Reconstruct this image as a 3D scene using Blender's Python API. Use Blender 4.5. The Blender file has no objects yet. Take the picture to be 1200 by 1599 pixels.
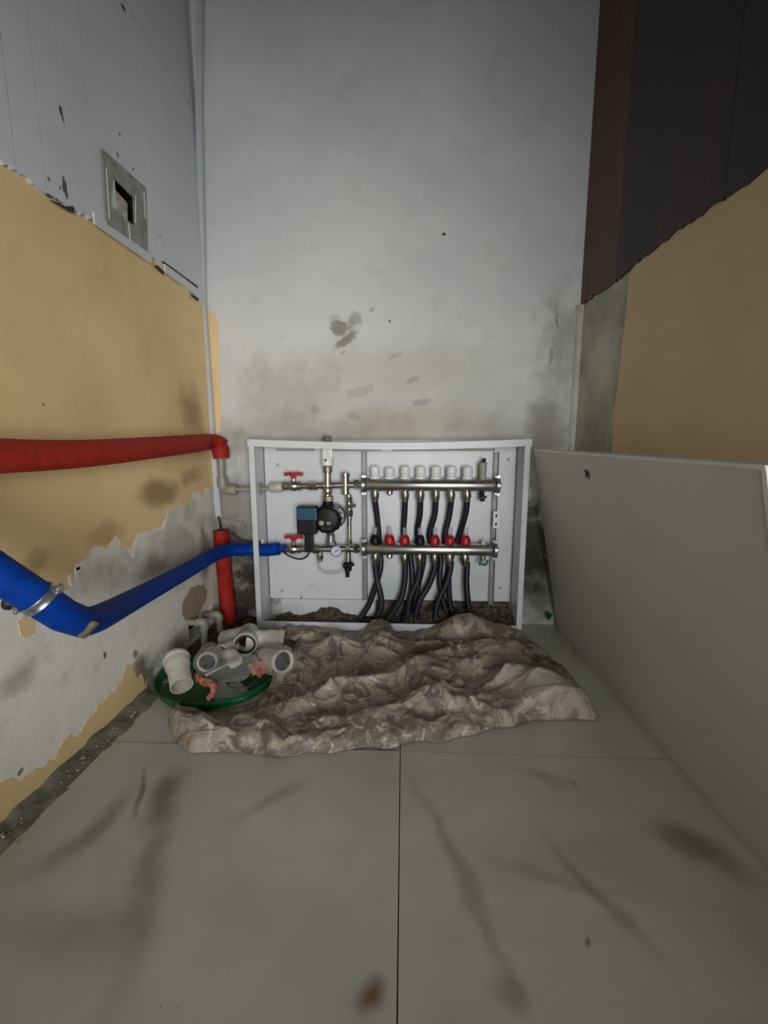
import bpy, bmesh, math, random
from mathutils import Vector, Matrix, noise
from mathutils.geometry import tessellate_polygon
random.seed(7)
S = bpy.context.scene
C = S.collection
# ---------------------------------------------------------------- camera
F = 670.0; D = 1.456; XL = -0.651; XR = 0.557; CH = 0.6157
PITCH = 0.1504; YAW = 0.04564
fw = Vector((-math.sin(YAW)*math.cos(PITCH), math.cos(YAW)*math.cos(PITCH), -math.sin(PITCH)))
rt = Vector((math.cos(YAW), math.sin(YAW), 0)); up = rt.cross(fw)
cam_d = bpy.data.cameras.new('camera'); cam = bpy.data.objects.new('camera', cam_d); C.objects.link(cam)
cam.matrix_world = Matrix((( rt.x, up.x, -fw.x, 0), (rt.y, up.y, -fw.y, 0), (rt.z, up.z, -fw.z, CH), (0,0,0,1)))
cam_d.sensor_fit = 'HORIZONTAL'; cam_d.sensor_width = 36; cam_d.lens = F/1200*36; cam_d.clip_start = .01
S.camera = cam
# ---------------------------------------------------------------- world, daylight from the doorway behind
w = bpy.data.worlds.new('world'); S.world = w; w.use_nodes = True
w.node_tree.nodes['Background'].inputs[0].default_value = (.62, .72, .9, 1)
w.node_tree.nodes['Background'].inputs[1].default_value = 1.0
def area(name, loc, tgt, sx, sy, e, col, spread=180):
    l = bpy.data.lights.new(name, 'AREA'); l.shape = 'RECTANGLE'; l.size = sx; l.size_y = sy; l.energy = e; l.color = col
    l.spread = math.radians(spread)
    o = bpy.data.objects.new(name, l); C.objects.link(o); o.location = loc
    o.rotation_euler = (Vector(tgt)-Vector(loc)).to_track_quat('-Z', 'Y').to_euler()
    return o
area('doorway_daylight', (.34, -.75, .60), (-.26, 1.4, .66), .8, .8, 6.7, (.985, .995, 1.0), 72)
S.view_settings.view_transform = 'Standard'; S.view_settings.look = 'None'
S.view_settings.exposure = 0.0; S.view_settings.gamma = 1; S.view_settings.use_curve_mapping = False

def at(px, py, X=None, Y=None, Z=None):
    d = fw*F + rt*(px-600) - up*(py-799.5)
    t = (Y)/d.y if Y is not None else X/d.x if X is not None else (Z-CH)/d.z
    return Vector((0, 0, CH)) + d*t
# ---------------------------------------------------------------- materials
def lin(c):
    c = c/255
    return c/12.92 if c <= .04045 else ((c+.055)/1.055)**2.4
def rgb(r, g, b): return (lin(r), lin(g), lin(b), 1)
class NT:
    wsc = 14; wam = .035
    def __init__(s, name):
        s.m = bpy.data.materials.new(name); s.m.use_nodes = True; s.t = s.m.node_tree; s.n = s.t.nodes
        s.b = s.n['Principled BSDF']
        s.pos = s.n.new('ShaderNodeNewGeometry').outputs['Position']
    def link(s, a, b): s.t.links.new(a, b)
    def noise(s, scale, detail=5, rough=.6, vec=None, dist=0, stretch=None):
        n = s.n.new('ShaderNodeTexNoise'); n.inputs['Scale'].default_value = scale
        n.inputs['Detail'].default_value = detail; n.inputs['Roughness'].default_value = rough
        n.inputs['Distortion'].default_value = dist
        v = vec or s.pos
        if stretch:
            mm = s.n.new('ShaderNodeVectorMath'); mm.operation = 'MULTIPLY'; s.link(v, mm.inputs[0]); mm.inputs[1].default_value = stretch; v = mm.outputs[0]
        s.link(v, n.inputs['Vector']); return n.outputs['Fac']
    def ramp(s, x, a, b):
        n = s.n.new('ShaderNodeMapRange'); n.interpolation_type = 'SMOOTHSTEP'; s.link(x, n.inputs['Value'])
        n.inputs['From Min'].default_value = a; n.inputs['From Max'].default_value = b
        return n.outputs['Result']
    def math(s, op, a, b=None):
        n = s.n.new('ShaderNodeMath'); n.operation = op
        for i, q in enumerate((a, b)):
            if q is None: continue
            if isinstance(q, (int, float)): n.inputs[i].default_value = q
            else: s.link(q, n.inputs[i])
        return n.outputs[0]
    def mix(s, fac, a, b):
        n = s.n.new('ShaderNodeMix'); n.data_type = 'RGBA'
        for k, q in (('Factor', fac), ('A', a), ('B', b)):
            i = [x for x in n.inputs if x.name == k and (x.type == 'RGBA' or k == 'Factor')][0]
            if isinstance(q, (int, float, tuple)): i.default_value = q
            else: s.link(q, i)
        return [o for o in n.outputs if o.type == 'RGBA'][0]
    def blob(s, c, a, b, soft=.6, wob=.5, ws=14):
        """irregular stain: c centre, a and b half-axis vectors (world metres)"""
        if not hasattr(s, 'wpos'):
            wn = s.n.new('ShaderNodeTexNoise'); wn.inputs['Scale'].default_value = s.wsc; wn.inputs['Detail'].default_value = 4; s.link(s.pos, wn.inputs['Vector'])
            m1 = s.n.new('ShaderNodeVectorMath'); m1.operation = 'SUBTRACT'; s.link(wn.outputs['Color'], m1.inputs[0]); m1.inputs[1].default_value = (.5, .5, .5)
            m2 = s.n.new('ShaderNodeVectorMath'); m2.operation = 'SCALE'; s.link(m1.outputs[0], m2.inputs[0]); m2.inputs['Scale'].default_value = s.wam
            m3 = s.n.new('ShaderNodeVectorMath'); m3.operation = 'ADD'; s.link(s.pos, m3.inputs[0]); s.link(m2.outputs[0], m3.inputs[1]); s.wpos = m3.outputs[0]
        sub = s.n.new('ShaderNodeVectorMath'); sub.operation = 'SUBTRACT'; s.link(s.wpos, sub.inputs[0]); sub.inputs[1].default_value = c
        r = []
        for v in (a, b):
            v = Vector(v); d = s.n.new('ShaderNodeVectorMath'); d.operation = 'DOT_PRODUCT'; s.link(sub.outputs[0], d.inputs[0])
            d.inputs[1].default_value = v/v.length_squared; r.append(s.math('MULTIPLY', d.outputs['Value'], d.outputs['Value']))
        q = s.math('SQRT', s.math('ADD', r[0], r[1]))
        n = s.math('MULTIPLY', s.math('SUBTRACT', s.noise(ws, 4), .5), wob*2)
        q = s.math('ADD', q, n)
        return s.ramp(q, 1, 1-soft)
    def bump(s, h, strength=.3, dist=.004):
        n = s.n.new('ShaderNodeBump'); n.inputs['Strength'].default_value = strength; n.inputs['Distance'].default_value = dist
        s.link(h, n.inputs['Height']); s.link(n.outputs[0], s.b.inputs['Normal'])
    def out(s, col, rough=.7, metal=0, spec=.5):
        if isinstance(col, tuple): s.b.inputs['Base Color'].default_value = col
        else: s.link(col, s.b.inputs['Base Color'])
        if isinstance(rough, (int, float)): s.b.inputs['Roughness'].default_value = rough
        else: s.link(rough, s.b.inputs['Roughness'])
        s.b.inputs['Metallic'].default_value = metal; s.b.inputs['Specular IOR Level'].default_value = spec
        return s.m
def plain(name, col, rough=.5, metal=0, var=.18, scale=30, bump=.1, spec=.5):
    t = NT(name); n = t.noise(scale, 5)
    dark = tuple(c*(1-var*2) for c in col[:3])+(1,); lite = tuple(min(1, c*(1+var)) for c in col[:3])+(1,)
    c = t.mix(t.ramp(n, .3, .7), dark, lite)
    if bump: t.bump(n, bump, .002)
    return t.out(c, rough, metal, spec)
def clear(name, tint=(.85, .86, .85, 1), rough=.25, alpha=.35):
    t = NT(name); n = t.noise(45, 5, dist=1.5)
    lw = t.n.new('ShaderNodeLayerWeight'); lw.inputs['Blend'].default_value = .5
    f = t.math('POWER', lw.outputs['Facing'], 2.0)
    t.link(t.math('ADD', t.math('MULTIPLY', f, .55), t.math('ADD', t.math('MULTIPLY', t.ramp(n, .5, .7), alpha*.5), alpha*.5)), t.b.inputs['Alpha'])
    t.bump(n, .7, .006)
    return t.out(tint, rough, 0, .9)
M = {}
M['pvc'] = plain('white_pvc', rgb(205, 200, 186), .38, var=.06)
M['pvc_in'] = plain('pvc_inside', rgb(150, 150, 142), .5)
M['ppr'] = plain('grey_ppr', rgb(150, 150, 132), .45, var=.1)
M['red_foam'] = plain('red_foam', rgb(164, 46, 36), .62, var=.1, scale=60, bump=.25, spec=.12)
M['red_sleeve'] = plain('red_sleeve', rgb(158, 42, 33), .7, var=.18, scale=25, bump=.3, spec=.12)
M['blue_foam'] = plain('blue_foam', rgb(4, 56, 142), .55, var=.10, scale=50, bump=.25, spec=.12)
M['galv'] = plain('galvanised_steel', rgb(175, 178, 180), .33, .9, var=.12, scale=40)
M['steel'] = plain('brushed_steel', rgb(200, 198, 192), .3, 1, var=.1, scale=25, bump=.04)
M['nickel'] = plain('nickel_plate', rgb(190, 186, 172), .3, 1, var=.15, scale=60, bump=.08)
M['brassy'] = plain('dull_brass', rgb(150, 140, 116), .45, .8, var=.2, scale=60)
M['frame_metal'] = plain('weathered_sheet_metal', rgb(158, 160, 150), .5, .4, var=.12, scale=40)
M['rail_metal'] = plain('dull_galvanised_steel', rgb(140, 142, 142), .55, .6, var=.12, scale=40)
M['trunk'] = plain('painted_trunking', rgb(196, 198, 200), .5, var=.04)
M['white_plastic'] = plain('white_plastic', rgb(226, 226, 222), .35, var=.04, bump=0)
M['red_plastic'] = plain('red_plastic', rgb(168, 20, 24), .35, var=.08)
M['black_plastic'] = plain('black_plastic', rgb(15, 15, 17), .5, var=.2, spec=.3)
M['teal_plastic'] = plain('teal_plastic', rgb(14, 78, 104), .4, var=.1)
M['hose'] = plain('black_pex', rgb(24, 24, 36), .5, var=.25, scale=80)
M['dark_rubber'] = plain('dark_rubber', rgb(36, 38, 38), .6)
M['green_plastic'] = plain('green_plastic', rgb(14, 92, 48), .38, var=.2, scale=20)
M['terracotta'] = plain('terracotta_plastic', rgb(186, 120, 98), .55, var=.15, scale=40, bump=.5)
M['clear'] = clear('clear_tube', (.5, .52, .52, 1), .15, .6)
M['bag'] = clear('clear_bag', (.74, .70, .67, 1), .2, .13)
M['rubble'] = plain('dark_rubble', rgb(94, 85, 72), .95, var=.35, scale=60, bump=.8, spec=.1)
M['strip'] = plain('grey_cement', rgb(128, 126, 110), .95, var=.22, scale=25, bump=.6, spec=.1)
M['dirt'] = plain('cement_dirt', rgb(112, 104, 90), .95, var=.35, scale=60, bump=.8, spec=.1)
M['dark'] = plain('dark_cavity', rgb(30, 27, 24), .95, spec=.1)  # near-black standing in for the shade inside recesses and the tee bore
M['filler'] = plain('white_filler', rgb(236, 233, 224), .85, var=.05)
M['crumb'] = plain('plaster_crumb', rgb(186, 180, 162), .9, var=.2, scale=60)

# cabinet enamel
t = NT('white_enamel')
c = t.mix(t.ramp(t.noise(3.5, 6), .35, .75), rgb(212, 214, 213), rgb(192, 195, 195))
c = t.mix(t.math('MULTIPLY', t.ramp(t.noise(30, 6), .62, .75), .45), c, rgb(150, 146, 134))
M['enamel'] = t.out(c, .38)
# back wall plaster
def yz(y, z): return (XL, y, z)
t = NT('back_wall_plaster')
n1 = t.noise(2.2, 7, .62); n2 = t.noise(9, 8, .65)
c = t.mix(t.ramp(n1, .3, .7), rgb(205, 206, 204), rgb(222, 222, 218))
c = t.mix(t.math('MULTIPLY', t.ramp(n2, .5, .75), .35), c, rgb(190, 187, 178))
def wb(c, x, z, rx, rz, col, soft=.6, k=.7, wob=.5, ws=14, ang=0):
    ca, sa = math.cos(ang), math.sin(ang)
    m = t.blob((x, D, z), (rx*ca, 0, rx*sa), (-rz*sa, 0, rz*ca), soft, wob, ws)
    return t.mix(t.math('MULTIPLY', m, k), c, col)
low = t.mix(t.ramp(t.noise(5, 7), .35, .65), rgb(186, 179, 163), rgb(152, 144, 128))
c = wb(c, -.05, .66, .75, .2, low, .9, .9, .5, 4)
c = wb(c, -.05, .86, .62, .14, rgb(186, 180, 166), .95, .6, .6, 5)
c = wb(c, -.40, .82, .26, .13, rgb(158, 149, 132), .9, .45, 1.2, 9)
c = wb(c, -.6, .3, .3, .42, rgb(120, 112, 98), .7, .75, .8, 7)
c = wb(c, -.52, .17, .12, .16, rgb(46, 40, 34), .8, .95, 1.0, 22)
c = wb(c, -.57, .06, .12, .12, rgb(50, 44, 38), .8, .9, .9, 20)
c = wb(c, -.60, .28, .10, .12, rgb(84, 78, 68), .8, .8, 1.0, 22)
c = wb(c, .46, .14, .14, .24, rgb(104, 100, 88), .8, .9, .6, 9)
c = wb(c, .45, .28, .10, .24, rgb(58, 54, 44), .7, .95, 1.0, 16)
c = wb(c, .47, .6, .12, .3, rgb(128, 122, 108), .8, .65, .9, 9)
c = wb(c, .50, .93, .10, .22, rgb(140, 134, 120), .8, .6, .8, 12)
for x, z, rx, rz, k, a in ((-.215, 1.000, .038, .034, .75, .2), (-.158, 1.022, .034, .030, .55, 0), (-.195, .955, .050, .020, .8, .6), (-.19, .99, .05, .05, .3, 0), (-.11, 1.05, .012, .008, .5, .8), (-.2, .92, .012, .008, .6, 0),
                        (-.03, .91, .03, .012, .3, .3), (.03, .83, .035, .014, .35, .5), (.06, .76, .04, .014, .35, 0), (-.17, .72, .03, .02, .35, 0), (-.3, .74, .02, .015, .35, 0), (.48, 1.02, .007, .05, .6, 0),
                        (.47, .9, .01, .04, .5, 0), (-.14, .8, .06, .02, .25, .3)):
    c = wb(c, x, z, rx, rz, rgb(134, 128, 116), .5, k, .9, 34, a)
c = wb(c, .118, 1.272, .006, .006, rgb(40, 36, 32), .5, .9, .1)
c = wb(c, -.05, 1.02, .004, .006, rgb(60, 56, 52), .5, .9, .1)
h = t.noise(16, 9, .6); t.bump(h, .35, .006)
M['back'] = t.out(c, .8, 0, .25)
# left wall plaster (bare skim)
t = NT('left_wall_plaster')
def lb(c, px, py, ry, rz, col, soft=.6, k=.7, wob=.5, ws=14, ang=0, X=XL):
    p = at(px, py, X=X); ca, sa = math.cos(ang), math.sin(ang)
    m = t.blob((X, p.y, p.z), (0, ry*ca, ry*sa), (0, -rz*sa, rz*ca), soft, wob, ws)
    return t.mix(t.math('MULTIPLY', m, k), c, col)
c = t.mix(t.ramp(t.noise(3, 7), .3, .7), rgb(240, 237, 226), rgb(228, 224, 210))
c = t.mix(t.math('MULTIPLY', t.ramp(t.noise(8, 8, .65), .5, .72), .45), c, rgb(156, 148, 136))
c = lb(c, 285, 850, .25, .14, rgb(150, 141, 126), .8, .6, .9, 12)
c = lb(c, 240, 890, .10, .05, rgb(96, 88, 80), .8, .55, .9, 16)
c = lb(c, 320, 870, .06, .14, rgb(84, 80, 72), .8, .7, .9, 20)
c = lb(c, 305, 940, .085, .055, rgb(150, 122, 100), .12, .85, .25, 10)
c = lb(c, 335, 800, .06, .22, rgb(150, 146, 138), .8, .5, .6, 14)
c = lb(c, 235, 1060, .09, .09, rgb(62, 56, 44), .9, .85, .9, 14)
c = lb(c, 218, 1045, .03, .05, rgb(110, 84, 52), .8, .7, .9, 14)
c = lb(c, 280, 1020, .12, .08, rgb(92, 84, 72), .9, .7, .8, 12)
c = lb(c, 166, 1020, .006, .008, rgb(90, 74, 60), .4, .9, .2)
c = lb(c, 212, 1022, .012, .014, rgb(110, 100, 84), .6, .8, .4)
c = lb(c, 33, 1205, .008, .006, rgb(90, 88, 78), .5, .8, .3)
c = lb(c, 35, 1060, .05, .04, rgb(160, 156, 144), .8, .6, .6)
t.bump(t.noise(22, 8, .62), .4, .005)
M['lplaster'] = t.out(c, .85, 0, .2)
# ochre paint (left)
t = NT('ochre_paint')
c = t.mix(t.ramp(t.noise(3.2, 6), .3, .72), rgb(238, 210, 156), rgb(224, 194, 140))
c = t.mix(t.math('MULTIPLY', t.ramp(t.noise(7, 8, .65), .5, .75), .4), c, rgb(206, 170, 122))
c = lb(c, 250, 770, .13, .05, rgb(140, 110, 66), .7, .75, .4, 9)
c = lb(c, 300, 640, .09, .12, rgb(148, 122, 82), .9, .7, .7, 9)
c = lb(c, 300, 745, .1, .04, rgb(170, 128, 92), .8, .6, .7, 9)
c = lb(c, 160, 835, .1, .04, rgb(186, 142, 98), .8, .6, .7, 9)
c = lb(c, 60, 880, .05, .03, rgb(150, 120, 80), .8, .6, .7, 9)
c = lb(c, 67, 632, .004, .003, rgb(120, 80, 50), .4, .9, .2)
c = lb(c, 300, 520, .03, .012, rgb(214, 200, 160), .6, .6, .7, 20)
t.bump(t.noise(30, 8, .6), .25, .003)
M['ochre'] = t.out(c, .62, 0, .3)
# right wall beige
t = NT('beige_paint')
c = t.mix(t.ramp(t.noise(3, 6), .3, .72), rgb(218, 196, 156), rgb(208, 184, 144))
c = t.mix(t.math('MULTIPLY', t.ramp(t.noise(9, 8), .55, .8), .3), c, rgb(176, 150, 108))
t.bump(t.noise(30, 8), .2, .003); M['beige'] = t.out(c, .6, 0, .3)
t = NT('grey_skim')
c = t.mix(t.ramp(t.noise(6, 8, .65), .3, .7), rgb(206, 205, 190), rgb(160, 158, 143))
c = t.mix(t.math('MULTIPLY', t.ramp(t.noise(40, 3, .5, stretch=(1, 1, .15)), .62, .72), .5), c, rgb(228, 226, 216))
t.bump(t.noise(20, 8), .4, .005); M['skim'] = t.out(c, .8, 0, .2)
# boards
t = NT('white_board_paint')
c = t.mix(t.ramp(t.noise(3, 6), .3, .7), rgb(216, 220, 222), rgb(204, 208, 210))
c = t.mix(t.math('MULTIPLY', t.ramp(t.noise(30, 4), .66, .74), .35), c, rgb(140, 138, 132))
for px, py, a, b in ((95, 170, .007, .010), (98, 180, .003, .012), (192, 12, .012, .008), (103, 290, .004, .02), (107, 300, .004, .02), (78, 280, .004, .004), (98, 297, .003, .004), (85, 310, .02, .003), (188, 212, .003, .004), (182, 240, .003, .006), (209, 265, .003, .006), (251, 370, .004, .003)):
    c = lb(c, px, py, a, b, rgb(56, 46, 42), .4, .9, .3, 40, 0, XL+.008)
t.bump(t.noise(12, 4, .5, stretch=(1, 1, .2)), .12, .004); M['board'] = t.out(c, .42, 0, .4)
def brown(name, a, b):
    t = NT(name); n = t.noise(60, 4, .5, stretch=(1, 1, .04))
    return t.out(t.mix(t.ramp(n, .3, .7), a, b), .42, 0, .35)
M['brown_light'] = brown('reddish_brown_laminate', rgb(92, 55, 42), rgb(76, 44, 33))
M['brown_dark'] = brown('dark_brown_laminate', rgb(48, 32, 30), rgb(38, 26, 25))
M['brown_mid'] = brown('plum_brown_laminate', rgb(42, 30, 32), rgb(34, 25, 28))
# floor tile
t = NT('grey_marble_tile'); t.wsc = 3.5; t.wam = .16
warp = t.noise(1.6, 6, .6, dist=.6)
c = t.mix(t.ramp(warp, .3, .7), rgb(196, 196, 184), rgb(168, 167, 154))
def st(c, p0, p1, w_, col, k=.6, soft=1.0, wob=.55, ws=6):
    a = at(*p0, Z=0); b = at(*p1, Z=0); m_ = (a+b)/2; ax = (b-a)/2
    pr = Vector((-ax.y, ax.x, 0)).normalized()*w_
    return t.mix(t.math('MULTIPLY', t.blob(m_, ax*1.15, pr, soft, wob, ws), k), c, col)
V1 = rgb(128, 119, 102); V2 = rgb(134, 129, 115)
c = st(c, (215, 1215), (20, 1400), .035, V2, .8)
c = st(c, (290, 1190), (225, 1300), .045, rgb(96, 90, 76), .75)
c = st(c, (300, 1200), (110, 1640), .04, V1, .6)
c = st(c, (225, 1200), (205, 1280), .012, rgb(70, 64, 52), .7)
c = st(c, (500, 1215), (330, 1290), .025, V2, .5)
c = st(c, (600, 1500), (560, 1599), .022, rgb(120, 82, 54), 1.0)
c = st(c, (632, 1200), (850, 1640), .018, V1, .55)
c = st(c, (760, 1500), (830, 1599), .022, V2, .6)
c = st(c, (830, 1270), (1040, 1560), .022, V2, .7)
c = st(c, (1010, 1260), (1180, 1370), .05, rgb(104, 102, 92), .75)
c = st(c, (770, 1190), (930, 1230), .035, V1, .45)
c = st(c, (890, 1205), (915, 1235), .012, V1, .5)
c = st(c, (720, 1330), (1010, 1410), .02, V2, .45)
c = st(c, (893, 1455), (903, 1470), .004, rgb(80, 78, 70), .8)
c = st(c, (0, 1450), (200, 1500), .06, V2, .5)
c = t.mix(t.math('MULTIPLY', t.ramp(t.noise(1.6, 4, .5, dist=1), .5, .75), .3), c, rgb(110, 108, 94))
gap = t.math('MULTIPLY', t.ramp(t.noise(3, 5), .3, .7), .12)
M['tile'] = t.out(c, t.math('ADD', gap, .2), 0, .5)
# tarp
t = NT('dusty_plastic_sheet')
nb = t.noise(11, 7, .68, dist=1.2)
c = t.mix(t.ramp(nb, .46, .55), rgb(114, 101, 88), rgb(164, 151, 133))
c = t.mix(t.math('MULTIPLY', t.ramp(t.noise(26, 6, .7, dist=1), .55, .64), .8), c, rgb(204, 194, 176))
c = t.mix(t.math('MULTIPLY', t.ramp(t.noise(5, 5), .55, .7), .45), c, rgb(94, 82, 70))
c = t.mix(t.math('MULTIPLY', t.blob((.33, 1.0, .04), (.2, .02, 0), (0, .13, 0), .8, .4), .7), c, rgb(196, 188, 182))
t.bump(t.noise(40, 7, .65, dist=1.5), .5, .006)
M['tarp'] = t.out(c, .42, 0, .5)
# panel board
t = NT('grey_white_panel')
c = t.mix(t.ramp(t.noise(2.5, 6), .3, .7), rgb(208, 207, 206), rgb(198, 196, 194))
c = t.mix(t.math('MULTIPLY', t.ramp(t.noise(50, 3), .7, .76), .3), c, rgb(110, 104, 96))
M['panel'] = t.out(c, .45, 0, .4)

# ---------------------------------------------------------------- mesh builder
class MB:
    def __init__(s): s.v = []; s.f = []; s.sm = []
    def add(s, vs, fs, smooth=False):
        o = len(s.v); s.v += [Vector(v) for v in vs]; s.f += [tuple(i+o for i in f) for f in fs]; s.sm += [smooth]*len(fs); return s
    def box(s, a, b):
        x0, y0, z0 = a; x1, y1, z1 = b
        return s.add([(x0,y0,z0),(x1,y0,z0),(x1,y1,z0),(x0,y1,z0),(x0,y0,z1),(x1,y0,z1),(x1,y1,z1),(x0,y1,z1)],
                     [(0,3,2,1),(4,5,6,7),(0,1,5,4),(1,2,6,5),(2,3,7,6),(3,0,4,7)])
    def obox(s, c, ax, ay, az):
        c, ax, ay, az = map(Vector, (c, ax, ay, az)); vs = [c+ax*i+ay*j+az*k for k in (-1, 1) for i, j in ((-1,-1),(1,-1),(1,1),(-1,1))]
        return s.add(vs, [(0,3,2,1),(4,5,6,7),(0,1,5,4),(1,2,6,5),(2,3,7,6),(3,0,4,7)])
    def lathe(s, prof, p0, axis, seg=20, smooth=True, closed=False, flute=0):
        p0 = Vector(p0); a = Vector(axis).normalized(); u = a.orthogonal().normalized(); w_ = a.cross(u)
        vs = []
        for r, h in prof:
            for k in range(seg):
                th = 2*math.pi*k/seg; rr = r*(1-(flute if k % 2 else 0))
                vs.append(p0+a*h+(u*math.cos(th)+w_*math.sin(th))*rr)
        n = len(prof); fs = []
        for i in range(n if closed else n-1):
            j = (i+1) % n
            for k in range(seg): l = (k+1) % seg; fs.append((i*seg+k, i*seg+l, j*seg+l, j*seg+k))
        if not closed:
            if prof[0][0] > 1e-5: fs.append(tuple(range(seg-1, -1, -1)))
            if prof[-1][0] > 1e-5: fs.append(tuple((n-1)*seg+k for k in range(seg)))
        return s.add(vs, fs, smooth)
    def cyl(s, a, b, r0, r1=None, seg=18, smooth=True, bev=0):
        a, b = Vector(a), Vector(b); L = (b-a).length; r1 = r0 if r1 is None else r1
        bv = bev or min(r0, r1, L)*.12
        return s.lathe([(r0-bv, 0), (r0, bv), (r1, L-bv), (r1-bv, L)], a, b-a, seg, smooth)
    def tube(s, pts, r, seg=14, smooth=True):
        pts = [Vector(p) for p in pts]; n = len(pts); vs = []; fs = []
        rs = r if isinstance(r, (list, tuple)) else [r]*n
        u = None
        for i, p in enumerate(pts):
            tn = (pts[min(i+1, n-1)]-pts[max(i-1, 0)]).normalized()
            if u is None: u = tn.orthogonal().normalized()
            u = (u-tn*u.dot(tn)).normalized(); w_ = tn.cross(u)
            for k in range(seg):
                th = 2*math.pi*k/seg; vs.append(p+(u*math.cos(th)+w_*math.sin(th))*rs[i])
        for i in range(n-1):
            for k in range(seg): l = (k+1) % seg; fs.append((i*seg+k, i*seg+l, (i+1)*seg+l, (i+1)*seg+k))
        fs.append(tuple(range(seg-1, -1, -1))); fs.append(tuple((n-1)*seg+k for k in range(seg)))
        return s.add(vs, fs, smooth)
    def build(s, name, mat, parent=None, bevel=0):
        me = bpy.data.meshes.new(name)
        off = Vector(parent['_w']) if parent is not None and '_w' in parent else Vector((0, 0, 0))
        me.from_pydata([v-off for v in s.v], [], s.f); me.polygons.foreach_set('use_smooth', s.sm)
        me.materials.append(mat)
        if bevel:
            bm = bmesh.new(); bm.from_mesh(me)
            bmesh.ops.bevel(bm, geom=bm.edges[:], offset=bevel, segments=2, affect='EDGES', profile=.7, clamp_overlap=True); bm.to_mesh(me); bm.free()
        if any(s.sm): me.set_sharp_from_angle(angle=math.radians(38))
        o = bpy.data.objects.new(name, me); C.objects.link(o)
        if parent is not None: o.parent = parent; o['_w'] = list(off)
        return o
def thing(name, label, cat, loc, group=None):
    o = bpy.data.objects.new(name, None); C.objects.link(o); o.location = loc; o['_w'] = list(loc); o.empty_display_size = .05
    o['label'] = label; o['category'] = cat
    if group: o['group'] = group
    return o
def tag(o, label, cat, group=None, kind=None):
    o['label'] = label; o['category'] = cat
    if group: o['group'] = group
    if kind: o['kind'] = kind
    return o
def struct(o): o['kind'] = 'structure'; return o
def curve(pts, n=8):
    """Catmull-Rom through pts"""
    pts = [Vector(p) for p in pts]; P = [pts[0]*2-pts[1]]+pts+[pts[-1]*2-pts[-2]]; out = []
    for i in range(1, len(P)-2):
        for k in range(n):
            t_ = k/n; a, b, c_, d = P[i-1:i+3]
            out.append(.5*((2*b)+(c_-a)*t_+(2*a-5*b+4*c_-d)*t_*t_+(3*b-a-3*c_+d)*t_**3))
    return out+[pts[-1]]
def grid_plate(mb, us, vs_, holes, fn, t0, t1):
    """plate split in cells; holes = rects (u0,u1,v0,v1); fn(u,v,t) -> point"""
    U = sorted(set(us+[h[0] for h in holes]+[h[1] for h in holes])); V = sorted(set(vs_+[h[2] for h in holes]+[h[3] for h in holes]))
    def solid(i, j):
        if i < 0 or j < 0 or i >= len(U)-1 or j >= len(V)-1: return False
        cu, cv = (U[i]+U[i+1])/2, (V[j]+V[j+1])/2
        return not any(h[0] < cu < h[1] and h[2] < cv < h[3] for h in holes)
    for i in range(len(U)-1):
        for j in range(len(V)-1):
            if not solid(i, j): continue
            u0, u1, v0, v1 = U[i], U[i+1], V[j], V[j+1]
            p = lambda u, v, t_: fn(u, v, t_)
            mb.add([p(u0,v0,t0),p(u1,v0,t0),p(u1,v1,t0),p(u0,v1,t0)], [(0,1,2,3)])
            mb.add([p(u0,v0,t1),p(u1,v0,t1),p(u1,v1,t1),p(u0,v1,t1)], [(3,2,1,0)])
            for (di, dj, q) in ((-1,0,((u0,v0),(u0,v1))),(1,0,((u1,v1),(u1,v0))),(0,-1,((u1,v0),(u0,v0))),(0,1,((u0,v1),(u1,v1)))):
                if not solid(i+di, j+dj):
                    (a0, a1), (b0, b1) = q; mb.add([p(a0,a1,t0),p(b0,b1,t0),p(b0,b1,t1),p(a0,a1,t1)], [(0,1,2,3)])
    return mb
def ragged(pts, amp, it=4, closed=True):
    pts = [Vector(p) for p in pts]
    for k in range(it):
        out = []; n = len(pts)
        for i in range(n):
            a, b = pts[i], pts[(i+1) % n]; out.append(a)
            L = (b-a).length
            if L > .004: pn = Vector((-(b-a).y, (b-a).x)).normalized(); out.append((a+b)/2+pn*random.uniform(-1, 1)*min(amp/(1.7**k), L*.22))
        pts = out
    return pts
def sheet(pts2, fn, t0, t1):
    """thin layer: outline pts2 (2-D) raised from t0 to t1"""
    tri = tessellate_polygon([[Vector((p.x, p.y, 0)) for p in pts2]]); n = len(pts2); mb = MB()
    mb.add([fn(p.x, p.y, t1) for p in pts2], tri)
    mb.add([fn(p.x, p.y, q) for q in (t0, t1) for p in pts2], [(i, (i+1) % n, n+(i+1) % n, n+i) for i in range(n)])
    return mb
def straight(a, b, keep=True): return a, b
LW = lambda u, v, t_: Vector((XL+t_, u, v))
RW = lambda u, v, t_: Vector((XR-t_, u, v))
BW = lambda u, v, t_: Vector((u, D-t_, v))
def pl(px, py, X=XL): p = at(px, py, X=X); return (p.y, p.z)

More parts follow.
